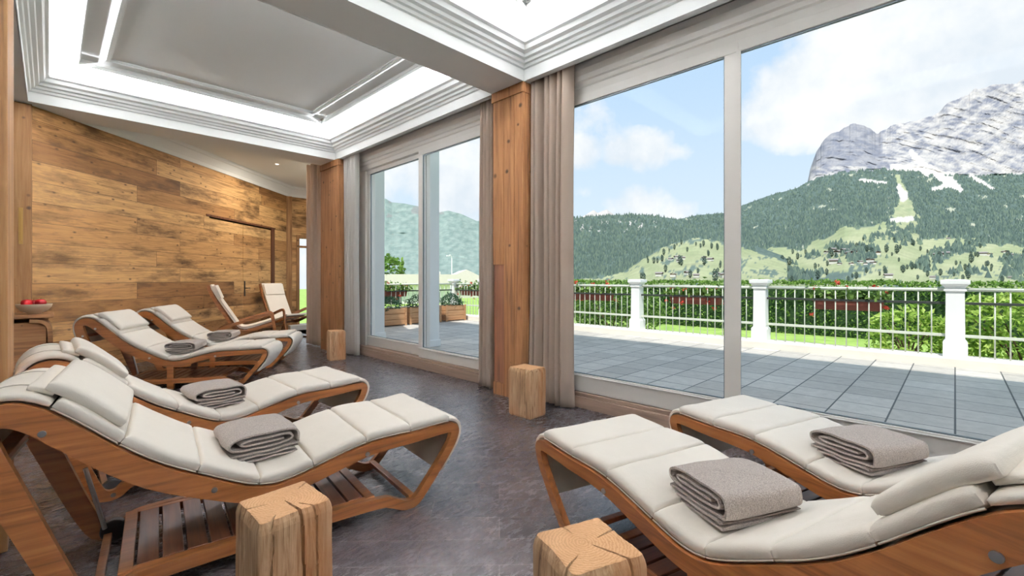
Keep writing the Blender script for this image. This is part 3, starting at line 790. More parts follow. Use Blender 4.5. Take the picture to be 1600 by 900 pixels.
# ------------------------------------------------------------------ armchairs
def make_armchair():
    t = empty('lounge_armchair'); W = .60; T = .03
    seat = chaikin([(-.53, 1.10, .05), (-.50, .98, .05), (-.44, .86, .05), (-.20, .48, .055), (-.13, .37, .06), (-.04, .315, .06), (.10, .325, .055), (.48, .44, .045)], 3)
    arm = chaikin([(-.60, .02, .05), (-.50, .20, .055), (-.42, .33, .06), (-.30, .40, .055), (.20, .545, .05), (.40, .60, .05), (.455, .59, .05), (.475, .54, .05), (.55, .02, .05)], 3)
    for y in (.035, W-.035-T): MB().band(seat, y, y+T).build('seat_frame', M['teak'], t, bevel=.004)
    for y in (0, W-T): MB().band(arm, y, y+T).build('arm_frame', M['teak'], t, bevel=.004)
    for y in (0, W-T): MB().band([(-.62, .018, .028), (-.3, .014, .024), (.2, .014, .024), (.57, .018, .028)], y, y+T).build('floor_runner', M['teak'], t, bevel=.003)
    for a_, b_ in (((-.01, .03, .30), (.05, W-.03, .33)), ((-.53, .03, .18), (-.49, W-.03, .22)), ((.44, .03, .42), (.48, W-.03, .45))): MB().box(a_, b_).build('crossbar', M['teak'], t)
    cu = chaikin([(-.52, 1.09, .05), (-.45, .97, .05), (-.39, .86, .05), (-.155, .50, .05), (-.09, .40, .05), (-.02, .365, .05), (.10, .375, .05), (.48, .485, .045)], 3)
    MB().band([(x+.012, z+.012, w*.75) for x, z, w in cu], .07, W-.07).build('seat_cushion', M['cushion'], t, bevel=.012)
    hp = chaikin([(-.455, 1.09, .06), (-.42, .99, .075), (-.36, .87, .06)], 2); MB().band(hp, .08, W-.08).build('head_pillow', M['cushion'], t, bevel=.02)
    return t
ac = make_armchair()
# chair frames: local +x forward, y across
ac.location = (2.25, 8.475, 0); ac.rotation_euler.z = math.radians(-18); ac.scale = (.92, .92, 1)
tag(ac, 'bentwood lounge armchair with white cushion in side view before the timber double door', 'armchair', 'bentwood lounge armchairs')
a2 = copy_tree(ac); a2.location = (3.10, 9.80, 0); a2.rotation_euler.z = math.radians(-78)
tag(a2, 'bentwood lounge armchair with white cushion facing forward, next to the dark curtain', 'armchair', 'bentwood lounge armchairs')

# ------------------------------------------------------------------ console, bowl, apples
cn = empty('console_table', (-.45, 7.05, 0))
tag(cn, 'small timber console with rounded leg against the left wall, holding the fruit bowl', 'console table')
MB().box((-.5, -.26, .79), (.48, .22, .835)).build('table_top', M['console_wood'], cn, bevel=.01)
leg = chaikin([(.30, .765, .04), (.38, .76, .04), (.44, .72, .04), (.455, .62, .04), (.45, .4, .04), (.43, .02, .04)], 2)
leg = [(x, z, w) for x, z, w in leg]
MB().band(leg, -.24, .20).build('side_panel', M['console_wood'], cn, bevel=.004)
MB().band([(-x, z, w) for x, z, w in leg], -.24, .20).build('side_panel', M['console_wood'], cn, bevel=.004)
MB().box((-.44, -.20, .03), (.425, -.17, .75)).build('front_panel', M['console_wood'], cn, bevel=.004)
MB().box((-.44, .15, .03), (.44, .19, .78)).build('back_panel', M['console_wood'], cn)
bw = MB().lathe([(.0, .0), (.055, .0), (.06, .010), (.10, .032), (.128, .068), (.138, .100), (.131, .102), (.122, .07), (.09, .04), (.05, .022), (0, .018)], n=36, cap=False).build('fruit_bowl', M['bowl'], smooth=True, loc=(-.115, 6.93, .8355))
tag(bw, 'shallow pale wooden bowl of red apples on the console', 'bowl')
def apple(x, y, z, lab, rz=0):
    t = empty('apple', (x, y, z), rz)
    pr = [(.0, .012), (.018, .004), (.03, .006), (.043, .025), (.047, .045), (.044, .062), (.034, .076), (.02, .081), (.008, .076), (.0, .070)]
    MB().lathe(pr, n=20, cap=False).build('flesh', M['apple'], t, smooth=True)
    MB().tube([(0, 0, .07), (.003, 0, .085), (.008, 0, .095)], .0018, 6).build('stem', M['bark'], t)
    tag(t, lab, 'apple', 'red apples in the bowl')
apple(-.168, 6.905, .905, 'red apple at the left of the bowl on the console')
apple(-.070, 6.91, .905, 'red apple at the right of the bowl on the console', 1)
apple(-.118, 6.995, .895, 'red apple at the back of the bowl, half hidden behind the other two', 2)

# ------------------------------------------------------------------ terrace
tb = MB(); tb.box((3.9, -9, -.3), (8.62, 11.4, .0)); struct(tb.build('floor_terrace', M['tile']))
kb = MB(); kb.box((8.62, -9, -.3), (9.06, 11.4, .12)); kb.box((3.9, 11.02, -.3), (8.62, 11.4, .12)); struct(kb.build('trim_15', M['curb'], bevel=.015))
XR = 8.85
def rail_post(x, y, lab):
    t = empty('railing_post', (x, y, .12)); tag(t, lab, 'railing post', 'white square railing posts')
    def sq(prof, nm):
        m = MB(); vs = [];
        for r, z in prof: vs += [(-r, -r, z), (r, -r, z), (r, r, z), (-r, r, z)]
        fs = [(i*4+k, i*4+(k+1) % 4, (i+1)*4+(k+1) % 4, (i+1)*4+k) for i in range(len(prof)-1) for k in range(4)]+[(3, 2, 1, 0), tuple(len(vs)-4+k for k in range(4))]
        m.add(vs, fs); m.build(nm, M['white_paint'], t, bevel=.004)
    sq([(.125, 0), (.125, .20), (.105, .235)], 'base'); sq([(.10, .235), (.095, .90)], 'shaft')
    sq([(.095, .90), (.115, .915), (.115, .935), (.10, .95), (.12, .985), (.15, 1.01), (.15, 1.065), (.09, 1.075)], 'cap')
for k, y in enumerate((-2.45, 0, 2.47, 4.89, 7.34, 9.79)):
    rail_post(XR, y, ['white square railing post outside, beyond the right edge of the view', 'white square railing post outside, the rightmost and largest in view', 'white square railing post outside, between the mullion and the rightmost post', 'white square railing post seen through the left pane of the large window', 'white square railing post outside, behind the front timber column and curtain', 'white square railing post outside, just right of the corner seen past the narrow curtain'][k])
rail_post(XR, 11.2, 'white square railing post at the far corner of the terrace')
def railing(p0, p1, lab, rot_len=None):
    p0, p1 = Vector(p0), Vector(p1); L = (p1-p0).length; a = math.atan2((p1-p0).y, (p1-p0).x)
    t = empty('terrace_railing', (p0.x, p0.y, .12), a); tag(t, lab, 'railing', 'metal railing panels round the terrace')
    e = .10
    m = MB(); m.tube([(e, 0, .93), (L-e, 0, .93)], .024, 12); m.build('top_rail', M['rail_paint'], t, smooth=True)
    MB().box((e, -.02, .725), (L-e, .02, .76)).build('middle_rail', M['rail_dark'], t, bevel=.003)
    MB().box((e, -.018, .27), (L-e, .018, .31)).build('bottom_rail', M['rail_paint'], t, bevel=.003)
    nb = max(2, int(round((L-2*e)/.14)))
    b0 = None
    for i in range(1, nb):
        x = e+(L-2*e)*i/nb
        if b0 is None: b0 = MB().tube([(0, 0, .0), (0, 0, .92)], .0085, 8).build('baluster', M['rail_paint'], t, smooth=True); b0.location.x = x
        else:
            b = b0.copy(); COL.objects.link(b); b.parent = t; b.location.x = x
railing((XR, -2.45), (XR, 0), 'terrace railing panel right of the largest white post')
railing((XR, 0), (XR, 2.47), 'terrace railing panel with a flower box between the two right white posts')
railing((XR, 2.47), (XR, 4.89), 'terrace railing panel crossed by the window mullion, left of the middle post')
railing((XR, 4.89), (XR, 7.34), 'terrace railing panel at the left end of the large window')
railing((XR, 7.34), (XR, 9.79), 'terrace railing panel behind the front timber column')
railing((XR, 9.79), (XR, 11.2), 'dark looking short railing panel seen past the narrow curtain')
railing((XR, 11.2), (6.4, 11.2), 'terrace railing panel behind the wooden planters, right half')
railing((6.4, 11.2), (4.3, 11.2), 'terrace railing panel behind the wooden planters, left half')

# leaves
def leaves(m, n, sampler, size, mi=0, el=.45):
    for _ in range(n):
        p, nrm = sampler(); s = size*random.uniform(.6, 1.3)
        d_ = Vector((random.gauss(0, 1), random.gauss(0, 1), random.gauss(0, .8)))+nrm*.6; d_.normalize()
        q = Vector((random.gauss(0, 1), random.gauss(0, 1), random.gauss(0, 1))); sd_ = d_.cross(q)
        if sd_.length < .01: continue
        sd_.normalize(); b = d_.cross(sd_)
        m.add([p-d_*s*.5, p+sd_*s*el*.5+b*s*.08, p+d_*s*.5, p-sd_*s*el*.5+b*s*.08], [(0, 1, 2), (0, 2, 3)], mi)
def box_sampler(a, b, bias=None):
    a, b = Vector(a), Vector(b); sz = b-a
    ar = [sz.y*sz.z, sz.x*sz.z, sz.x*sz.y]
    faces = [(0, 0, ar[0]), (0, 1, ar[0]*.3), (1, 0, ar[1]), (1, 1, ar[1]), (2, 1, ar[2]*1.3)]
    tot = sum(f[2] for f in faces)
    def f():
        r = random.uniform(0, tot)
        for ax, side, w in faces:
            r -= w
            if r <= 0: break
        p = Vector((random.uniform(a.x, b.x), random.uniform(a.y, b.y), random.uniform(a.z, b.z)))
        p[ax] = (b if side else a)[ax]; nn = Vector((0, 0, 0)); nn[ax] = 1 if side else -1
        p += nn*(.07*noise.noise(p*1.5)+.05*noise.noise(p*5)+random.uniform(-.05, .03)); return p, nn
    return f
hm = MB(); leaves(hm, 26000, box_sampler((12.3, -9, -.1), (13.3, 14, 1.12)), .075)
hm.box((12.38, -9, -.1), (13.2, 14, 1.02), 1)
tag(hm.build('clipped_hedge', [M['hedge'], plain('hedge core', rgb(40, 66, 34), .9)]), 'long clipped green hedge running behind the lawn beyond the railing', 'hedge')
def blob_sampler(c, r):
    c = Vector(c); r = Vector(r)
    def f():
        d_ = Vector((random.gauss(0, 1), random.gauss(0, 1), random.gauss(0, 1))).normalized(); k = random.uniform(.55, 1)**.5
        k *= 1+.35*noise.noise(d_*2+c)
        return Vector((c.x+d_.x*r.x*k, c.y+d_.y*r.y*k, c.z+d_.z*r.z*k)), d_
    return f
def bush(c, r, n, size, mat, lab, nm='leafy_bush', trunk=True):
    t = empty(nm, (c[0], c[1], 0)); tag(t, lab, 'bush'); m = MB()
    leaves(m, n, blob_sampler((0, 0, c[2]), r), size, el=.5); m.build('foliage', mat, t)
    s = MB()
    for k in range(7):
        a = k*2*PI/7; s.tube([(0, 0, -.2), (r[0]*.3*math.cos(a), r[1]*.3*math.sin(a), c[2]*.6), (r[0]*.7*math.cos(a), r[1]*.7*math.sin(a), c[2]+r[2]*.5)], [.02, .012, .005], 6)
    s.build('stem', M['bark'], t)
bush((9.9, -.75, .40), (.55, .95, .62), 2600, .12, M['lime'], 'lime green leafy bush behind the railing right of the largest white post')
bush((9.9, .55, .25), (.4, .55, .5), 1000, .11, M['lime'], 'smaller lime green bush behind the railing left of the largest white post')
bush((10.1, 6.3, .45), (.6, 1.5, .62), 3200, .10, M['geranium'], 'bright green bush behind the railing at the left end of the large window')
# flower boxes hung on the railing
def flower_box(y0, y1, lab, x=8.98, alongx=False, n=420):
    L = abs(y1-y0); c = (y0+y1)/2
    t = empty('flower_box', (c, 11.35, .70) if alongx else (x+.02, c, .70), 0 if alongx else PI/2)
    tag(t, lab, 'flower box', 'geranium boxes hung on the railing')
    b = MB(); h = L/2
    b.add([(-h+.03, -.07, 0), (h-.03, -.07, 0), (h-.03, .07, 0), (-h+.03, .07, 0), (-h, -.09, .16), (h, -.09, .16), (h, .09, .16), (-h, .09, .16)], [(3, 2, 1, 0), (0, 1, 5, 4), (1, 2, 6, 5), (2, 3, 7, 6), (3, 0, 4, 7), (4, 5, 6, 7)])
    b.box((-h-.01, -.10, .14), (h+.01, .10, .17)); b.build('trough', M['terracotta'], t, bevel=.004)
    m = MB(); leaves(m, n, lambda: (Vector((random.uniform(-h-.1, h+.1), random.gauss(0, .10), .22+abs(random.gauss(0, .09))-.04)), Vector((0, 0, 1))), .085, el=.8); m.build('leaves', M['geranium'], t)
    m = MB()
    for k in range(int(L*13)):
        p = Vector((random.uniform(-h-.12, h+.12), random.gauss(0, .13), random.choice((.36, .4, .30, .05, -.05))+random.gauss(0, .05)))
        for q in range(9): leaves(m, 1, lambda: (p+Vector((random.gauss(0, .022), random.gauss(0, .022), random.gauss(0, .018))), Vector((0, 0, 1))), .045, el=.9)
    m.build('blossoms', M['petal'], t)
flower_box(.78, 1.70, 'red geranium box hung on the railing between the two right white posts')
flower_box(3.2, 4.2, 'red geranium box hung on the railing just left of the window mullion')
flower_box(5.6, 6.7, 'red geranium box hung on the railing at the left end of the large window')
flower_box(9.95, 11.0, 'red geranium box hung on the dark railing seen past the narrow curtain')
flower_box(6.5, 7.2, 'red geranium box hung on the railing behind the wooden planters', alongx=True)

# wooden planters with dark shrubs
for k, (x, y, L) in enumerate(((5.95, 10.4, 1.1), (7.12, 10.45, 1.05), (8.15, 10.45, .75))):
    t = empty('wooden_planter', (x, y, 0)); lab = ['larch planter with dark shrub on the terrace, at the left of the far window', 'larch planter with dark shrub on the terrace, middle one seen in the left pane', 'larch planter with dark shrub on the terrace, right of the sliding door stile'][k]
    tag(t, lab, 'planter', 'larch planters with dark shrubs'); h = L/2
    b = MB()
    for r_ in range(3): b.box((-h, -.22, .03+r_*.14), (h, -.19, .16+r_*.14)); b.box((-h, .19, .03+r_*.14), (h, .22, .16+r_*.14)); b.box((-h, -.19, .03+r_*.14), (-h+.03, .19, .16+r_*.14)); b.box((h-.03, -.19, .03+r_*.14), (h, .19, .16+r_*.14))
    for sx in (-h+.01, h-.07): b.box((sx, -.235, 0), (sx+.06, -.22, .46))
    b.box((-h+.03, -.19, .05), (h-.03, .19, .40)); b.build('planter_box', M['planter_wood'], t, bevel=.004)
    m = MB(); leaves(m, 1500, blob_sampler((0, 0, .52), (h*.95, .26, .26)), .06, el=.35); m.build('shrub_foliage', M['shrub'], t)
# white columns of the terrace canopy outside
for k, (x, y, w) in enumerate(((4.62, 8.45, .30), (4.78, 6.72, .22))):
    t = empty('terrace_column', (x, y, 0)); tag(t, ['white square terrace column seen at the left edge of the far window', 'slimmer white square terrace column seen just right of the sliding door stile'][k], 'column')
    MB().box((-w/2, -w/2, .0), (w/2, w/2, 5.0)).build('shaft', M['white_paint'], t, bevel=.01)
    MB().box((-w/2-.02, -w/2-.02, 0), (w/2+.02, w/2+.02, .12)).build('base', M['white_paint'], t, bevel=.01)
sl = MB(); sl.box((4.1, 5.9, 5.0), (5.2, 9.6, 5.15)); struct(sl.build('ceiling_canopy', M['plaster']))
lw = MB(); lw.box((9.06, -30, -.6), (40, 60, -.1)); lw.box((3.9, 11.4, -.6), (9.06, 60, -.1)); struct(lw.build('floor_lawn', M['lawn']))

# ------------------------------------------------------------------ landscape
def interp(tab, x):
    if x <= tab[0][0]: return tab[0][1]
    for (a, b), (c_, d_) in zip(tab, tab[1:]):
        if x <= c_: t = (x-a)/(c_-a); return b+(d_-b)*t
    return tab[-1][1]
HAZED_COVER = {'meadow': rgb(152, 160, 122), 'meadow2': rgb(172, 174, 138), 'forest': rgb(92, 108, 102), 'forest2': rgb(106, 122, 112), 'rock': rgb(162, 160, 160), 'rock2': rgb(128, 130, 140), 'rock3': rgb(190, 184, 178), 'scree': rgb(204, 197, 188), 'grass': rgb(152, 160, 126)}  # land-cover colours, lightened and greyed with aerial haze painted in
def lerp(a, b, t): return tuple(a[k]*(1-t)+b[k]*t for k in range(3))
def ground_mat(name):
    n = NT(name); at_ = n.n('ShaderNodeVertexColor'); at_.layer_name = 'cover'
    f = n.noise(n.coord(), .03, 8, .7); g = n.noise(n.coord(), .004, 6, .7)
    c = n.mix(.6, at_.outputs[0], n.ramp(f, [(.3, (.72, .72, .74)), (.7, (1.22, 1.22, 1.2))]), 'MULTIPLY')
    return n.bsdf(c, .95, .05, bump=n.math('ADD', f, g), bstr=.5, bdist=12)
M['ground'] = ground_mat('hazed ground cover')
def terrain(name, x0, x1, nx, rows, cover, label, disp):
    """rows(px) -> list of (py, depth) from near to far; the slope is a real surface in depth"""
    vs = []; cols = []; nr = None
    for i in range(nx+1):
        px = x0+(x1-x0)*i/nx; R = rows(px); nr = len(R)
        for j, (py, w) in enumerate(R):
            p = P3(px, py, w); dv = disp(px, py, p, w); p = p+dv; vs.append(tuple(p)); cols.append(cover(px, py, p))
    fs = [(i*nr+j, (i+1)*nr+j, (i+1)*nr+j+1, i*nr+j+1) for i in range(nx) for j in range(nr-1)]
    # give the ridge a far side that falls away
    back = []
    for i in range(nx+1):
        v = Vector(vs[i*nr+nr-1]); back.append((v.x*1.12, v.y*1.12, v.z*.4)); cols.append(cols[i*nr+nr-1])
    o0 = len(vs); vs += back
    fs += [(i*nr+nr-1, (i+1)*nr+nr-1, o0+i+1, o0+i) for i in range(nx)]
    me = bpy.data.meshes.new(name); me.from_pydata(vs, [], fs); me.materials.append(M['ground'])
    ca = me.color_attributes.new('cover', 'FLOAT_COLOR', 'POINT')
    ca.data.foreach_set('color', [q for c_ in cols for q in (*c_, 1)])
    bm = bmesh.new(); bm.from_mesh(me); bmesh.ops.recalc_face_normals(bm, faces=bm.faces)
    bm.to_mesh(me); bm.free()
    up = sum(p.normal.z for p in me.polygons)
    if up < 0: me.flip_normals()
    o = bpy.data.objects.new(name, me); COL.objects.link(o); tag(o, label, name.replace('_', ' ')); return o
RIDGE = [(560, 330), (602, 310), (612, 316), (632, 318), (652, 322), (680, 333), (700, 329), (720, 334), (744, 345), (780, 350), (840, 348), (1000, 352), (1058, 343), (1090, 336), (1130, 333), (1157, 322), (1200, 306), (1245, 294), (1262, 284), (1266, 264), (1276, 236), (1290, 216), (1300, 208), (1312, 205), (1322, 197), (1336, 193), (1350, 196), (1372, 209), (1388, 199), (1400, 194), (1430, 189), (1445, 184), (1458, 181), (1466, 176), (1482, 160), (1498, 154), (1512, 148), (1522, 140), (1540, 137), (1550, 132), (1586, 131), (1600, 124), (1640, 112), (1720, 130), (1800, 170)]
TREEL = [(560, 400), (1157, 322), (1262, 285), (1285, 276), (1310, 270), (1345, 266), (1400, 263), (1440, 262), (1480, 272), (1530, 275), (1600, 271), (1800, 300)]
MEAD = [(560, 440), (880, 436), (1060, 392), (1130, 396), (1157, 392), (1250, 388), (1290, 372), (1320, 356), (1400, 350), (1440, 370), (1500, 374), (1550, 380), (1600, 388), (1800, 395)]
def blob(px, py, cx_, cy_, rx, ry, nz=.5, k=.12):
    d_ = math.hypot((px-cx_)/rx, (py-cy_)/ry)+nz*noise.noise(Vector((px*k, py*k, 3.3))); return d_ < 1
def seg(px, py, a, b, wa, wb):
    ax, ay = a; bx, by = b; L = (bx-ax)**2+(by-ay)**2; t = max(0, min(1, ((px-ax)*(bx-ax)+(py-ay)*(by-ay))/L))
    dd = math.hypot(px-ax-t*(bx-ax), (py-ay-t*(by-ay))*1.0); return dd < (wa+(wb-wa)*t)*(1+.6*noise.noise(Vector((px*.15, py*.15, 7))))
def cover_main(px, py, p):
    n1 = noise.noise(Vector((px*.03, py*.06, 0))); n2 = noise.noise(Vector((px*.12, py*.2, 5))); n3 = noise.noise(Vector((px*.4, py*.5, 9)))
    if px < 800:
        if py < 335+20*n1 and noise.noise(Vector((px*.05, py*.05, 2))) > .3: return lerp(HAZED_COVER['rock3'], HAZED_COVER['forest'], .6)
        return lerp(rgb(150, 164, 154), rgb(126, 144, 136), max(0, min(1, .5+n2+n3*.5)))  # paler grey-green slopes: distance haze put into the colour
    tl = interp(TREEL, px)+5*n2+3*n3
    scree = (seg(px, py, (1425, 238), (1448, 268), 5, 8) or seg(px, py, (1448, 262), (1482, 284), 5, 9) or seg(px, py, (1482, 284), (1500, 296), 9, 4) or seg(px, py, (1482, 288), (1458, 296), 5, 3) or seg(px, py, (1395, 262), (1455, 262), 5, 5)
             or seg(px, py, (1345, 281), (1385, 286), 3, 2) or seg(px, py, (1405, 293), (1412, 308), 5, 7) or seg(px, py, (1518, 275), (1552, 295), 4, 2) or seg(px, py, (1435, 265), (1490, 272), 4, 2) or seg(px, py, (1395, 344), (1425, 342), 4, 4))
    if scree and py > 215: return HAZED_COVER['scree']
    if py < tl:
        if px > 1262:
            d_ = noise.noise(Vector((px*.03+py*.04, py*.07-px*.03, 1)))+.8*noise.noise(Vector((px*.06+py*.12, py*.22-px*.07, 4)))+.5*n3
            c_ = lerp(HAZED_COVER['rock2'], HAZED_COVER['rock3'], max(0, min(1, .5+d_)))
            if px < 1380 and py < 260: c_ = lerp(c_, HAZED_COVER['rock2'], .6)
            # pale gullies running down to the left
            u = (px-1400)*.55+(py-200); 
            if px > 1400: c_ = lerp(c_, HAZED_COVER['scree'], max(0, min(.45, 1.6*(noise.noise(Vector((u*.09, (px-py)*.018, 8)))+.5*noise.noise(Vector((u*.3, (px-py)*.05, 4)))-.05))))
            return c_
        return lerp(HAZED_COVER['forest2'], HAZED_COVER['forest'], .5+n2)
    if seg(px, py, (1412, 305), (1414, 338), 5, 20) or seg(px, py, (1402, 275), (1412, 300), 3, 5): return lerp(HAZED_COVER['grass'], HAZED_COVER['meadow2'], .5+n2)
    if py > interp(MEAD, px)+7*n1+6*n2:
        wd_ = noise.noise(Vector((px*.016, py*.045, 11)))+.55*n2+.3*n3
        if wd_ > .20: return lerp(HAZED_COVER['forest'], HAZED_COVER['forest2'], .5+n3)
        return lerp(HAZED_COVER['meadow'], HAZED_COVER['meadow2'], max(0, min(1, .5+n1+n3*.4)))
    if n1*.8+n2*.8+.3*n3 > .62: return lerp(HAZED_COVER['grass'], HAZED_COVER['scree'], .4)
    return lerp(HAZED_COVER['forest'], HAZED_COVER['forest2'], max(0, min(1, .45+n2+.6*n3)))
def rows_main(px):
    top = interp(RIDGE, px); out = []
    tl = min(434, max(top+.5, interp(TREEL, px))) if px > 1157 else top+1
    md = interp(MEAD, px) if px > 800 else 430
    md = max(md, tl+3)
    for k in range(34): t = k/34; out.append((462+(md-462)*t**.9, 260+900*t**1.6))
    for k in range(50): t = k/50; out.append((md+(tl-md)*t, 1160+1500*t))
    n = 90
    if px > 1262: top += 2.2*noise.noise(Vector((px*.11, 0, 0)))+1.5*noise.noise(Vector((px*.4, 1, 0)))
    for k in range(n+1): t = k/n; out.append((tl+(top-tl)*t, 2660+620*t))
    return out
def disp_main(px, py, p, w):
    n_ = noise.noise(Vector((p.x*.006, p.y*.006, p.z*.006)))+.5*noise.noise(Vector((p.x*.016, p.y*.016, p.z*.016)))+.25*noise.noise(Vector((p.x*.04, p.y*.04, p.z*.04)))
    tl = interp(TREEL, px)
    if px > 1255 and py < tl-1 and py > interp(RIDGE, px)+1:       # rock buttresses: push in and out along the line of sight
        fd = min(1, (py-interp(RIDGE, px)-1)/14)
        u = p.dot(RT); z = p.z
        rg = noise.ridged_multi_fractal(Vector((u*.0045+z*.0035, z*.0016-u*.001, w*.0006)), .8, 2.2, 7, 1., 2.)
        k = (-40*(rg-1.2)-26*n_)*fd; q = Vector((p.x, p.y, p.z-EYE)).normalized(); return q*k
    if w > 900 and py > interp(RIDGE, px)+1: return Vector((p.x, p.y, p.z-EYE)).normalized()*(40*n_)
    return Vector((0, 0, 0))
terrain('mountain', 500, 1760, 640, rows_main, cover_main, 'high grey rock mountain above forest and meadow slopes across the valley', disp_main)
HILL = [(780, 352), (860, 345), (890, 343), (915, 339), (940, 337), (980, 336), (1010, 336), (1030, 339), (1050, 341), (1065, 346), (1085, 352), (1110, 359), (1140, 368), (1180, 384), (1230, 402)]
HFOOT = [(780, 438), (930, 436), (955, 430), (975, 425), (1000, 408), (1030, 390), (1060, 378), (1090, 372), (1140, 380), (1230, 410)]
def cover_hill(px, py, p):
    n1 = noise.noise(Vector((px*.03, py*.06, 20))); n2 = noise.noise(Vector((px*.12, py*.2, 25))); n3 = noise.noise(Vector((px*.4, py*.5, 29)))
    if 895 < px < 1032 and 345 < py < 362 and noise.noise(Vector((px*.16, py*.10, 31))) > .22: return HAZED_COVER['rock3']
    if py > interp(HFOOT, px)+4*n2:
        if n2*.8+n1+.4*n3 > .38: return HAZED_COVER['forest2']
        return lerp(HAZED_COVER['meadow'], HAZED_COVER['meadow2'], max(0, min(1, .5+n1+.4*n3)))
    return lerp(HAZED_COVER['forest'], HAZED_COVER['forest2'], max(0, min(1, .45+n2+.5*n3)))
def rows_hill(px):
    top = interp(HILL, px); ft = max(interp(HFOOT, px), top+2); out = []
    for k in range(24): t = k/24; out.append((458+(ft-458)*t**.9, 200+420*t**1.5))
    for k in range(50): t = k/49; out.append((ft+(top-ft)*t, 620+330*t))
    return out
def disp_hill(px, py, p, w):
    if w < 500 or py < interp(HILL, px)+1: return Vector((0, 0, 0))
    n_ = noise.noise(p*.015)+.5*noise.noise(p*.04); return Vector((p.x, p.y, p.z-EYE)).normalized()*(16*n_)
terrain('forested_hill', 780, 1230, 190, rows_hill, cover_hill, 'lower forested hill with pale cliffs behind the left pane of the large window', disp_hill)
FAR = [(860, 352), (888, 344), (905, 341), (915, 336), (922, 331), (928, 328), (934, 333), (940, 330), (948, 327), (955, 332), (965, 340), (980, 348), (1000, 356)]
terrain('distant_peak', 860, 1000, 60, lambda px: [(380+(interp(FAR, px)-380)*k/20, 5200+500*k/20) for k in range(21)], lambda px, py, p: HAZED_COVER['rock3'], 'faint pale rocky peak far behind the forested hill', lambda px, py, p, w: Vector((0, 0, 0)))

# conifers on the slopes: uncountable forest
ft = MB(); rnd = random.Random(5)
def cone(m, p, h, r, n=5):
    a0 = rnd.uniform(0, 6.28); vs = [(p.x+r*math.cos(a0+2*PI*k/n), p.y+r*math.sin(a0+2*PI*k/n), p.z) for k in range(n)]+[(p.x, p.y, p.z+h)]
    m.add(vs, [(k, (k+1) % n, n) for k in range(n)])
cnt = 0
while cnt < 7000:
    px = rnd.uniform(790, 1180); py = rnd.uniform(334, 436)
    if not (interp(HILL, px)-1 < py < interp(HFOOT, px)): 
        continue
    top = interp(HILL, px); ftv = max(interp(HFOOT, px), top+2); t = (py-ftv)/(top-ftv); t = max(0, min(1, t)); w = 620+330*t
    p = P3(px, py, w); p = p+disp_hill(px, py, p, w); s = rnd.uniform(.6, 1.15); p.z -= 2
    cone(ft, p, 7.5*s, 2.4*s); cnt += 1
cnt = 0
while cnt < 13000:
    px = rnd.uniform(1055, 1640); top = interp(RIDGE, px); tl = max(top+.5, interp(TREEL, px)); md = max(interp(MEAD, px), tl+3)
    py = rnd.uniform(tl, md+55)
    c_ = cover_main(px, py, None)
    if c_[1] > .26: continue
    if py > md:
        t = ((462-py)/(462-md))**(1/.9); w = 260+900*t**1.6
        if px < 1160: continue
    else: t = (md-py)/(md-tl); w = 1160+1500*t
    p = P3(px, py, w); p = p+disp_main(px, py, p, w); s = rnd.uniform(.6, 1.15); k = min(1, w/1500); p.z -= 1.5
    cone(ft, p, (6+8*k)*s, (2.2+2.4*k)*s); cnt += 1
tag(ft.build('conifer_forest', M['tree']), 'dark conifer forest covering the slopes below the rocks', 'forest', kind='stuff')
# small farmhouses in the meadows
def meadow_point(px, py):
    if px < 1150:
        ftv = interp(HFOOT, px)
        if py > ftv-6 and px < 1140: t = max(0, (458-py)/(458-ftv))**(1/.9); w = 200+420*min(1, t)**1.5; return P3(px, py, w), w
    md = interp(MEAD, px); t = max(0, (462-py)/(462-md))**(1/.9); w = 260+900*min(1, t)**1.6; return P3(px, py, w), w
hp = None
def make_house():
    t = empty('farmhouse')
    MB().box((-6, -5, -2), (6, 5, 3.4)).build('house_wall', M['house_wall'], t); MB().box((-6.1, -5.1, 3.4), (6.1, 5.1, 5.6)).build('upper_storey', M['house_wood'], t)
    r = MB(); r.add([(-7.2, -6.4, 5.2), (7.2, -6.4, 5.2), (7.2, 0, 8.2), (-7.2, 0, 8.2), (-7.2, 6.4, 5.2), (7.2, 6.4, 5.2), (-7.2, -6.4, 5.6), (7.2, -6.4, 5.6), (7.2, 0, 8.7), (-7.2, 0, 8.7), (-7.2, 6.4, 5.6), (7.2, 6.4, 5.6)],
        [(0, 1, 2, 3), (3, 2, 5, 4), (6, 9, 8, 7), (9, 10, 11, 8), (0, 6, 7, 1), (4, 5, 11, 10), (0, 3, 9, 6), (3, 4, 10, 9), (1, 7, 8, 2), (2, 8, 11, 5)]); r.build('roof', M['roof_grey'], t)
    for x in (-3, 0, 3):
        for z in (.8, 3.9): MB().box((x-.5, -5.15, z), (x+.5, -5.0, z+1.2)).build('window', M['glass_dark'], t)
    return t
hp = make_house()
HS = [(1048, 407), (1057, 404), (1066, 406), (1062, 410), (1075, 430), (1052, 433), (1100, 405), (1110, 408), (1171, 406), (1180, 411), (1197, 398), (1204, 400), (1183, 430), (1292, 396), (1301, 393), (1310, 397), (1320, 394), (1328, 399), (1336, 397), (1303, 412), (1312, 414), (1330, 414), (1344, 411), (1352, 414), (1360, 410), (1364, 413), (1370, 398), (1466, 401), (1477, 399), (1535, 399), (1545, 400), (1570, 396), (1580, 400), (1592, 402), (1457, 436), (1482, 374), (1580, 436), (1388, 434), (1120, 432), (1030, 432), (1088, 434), (1132, 434)]
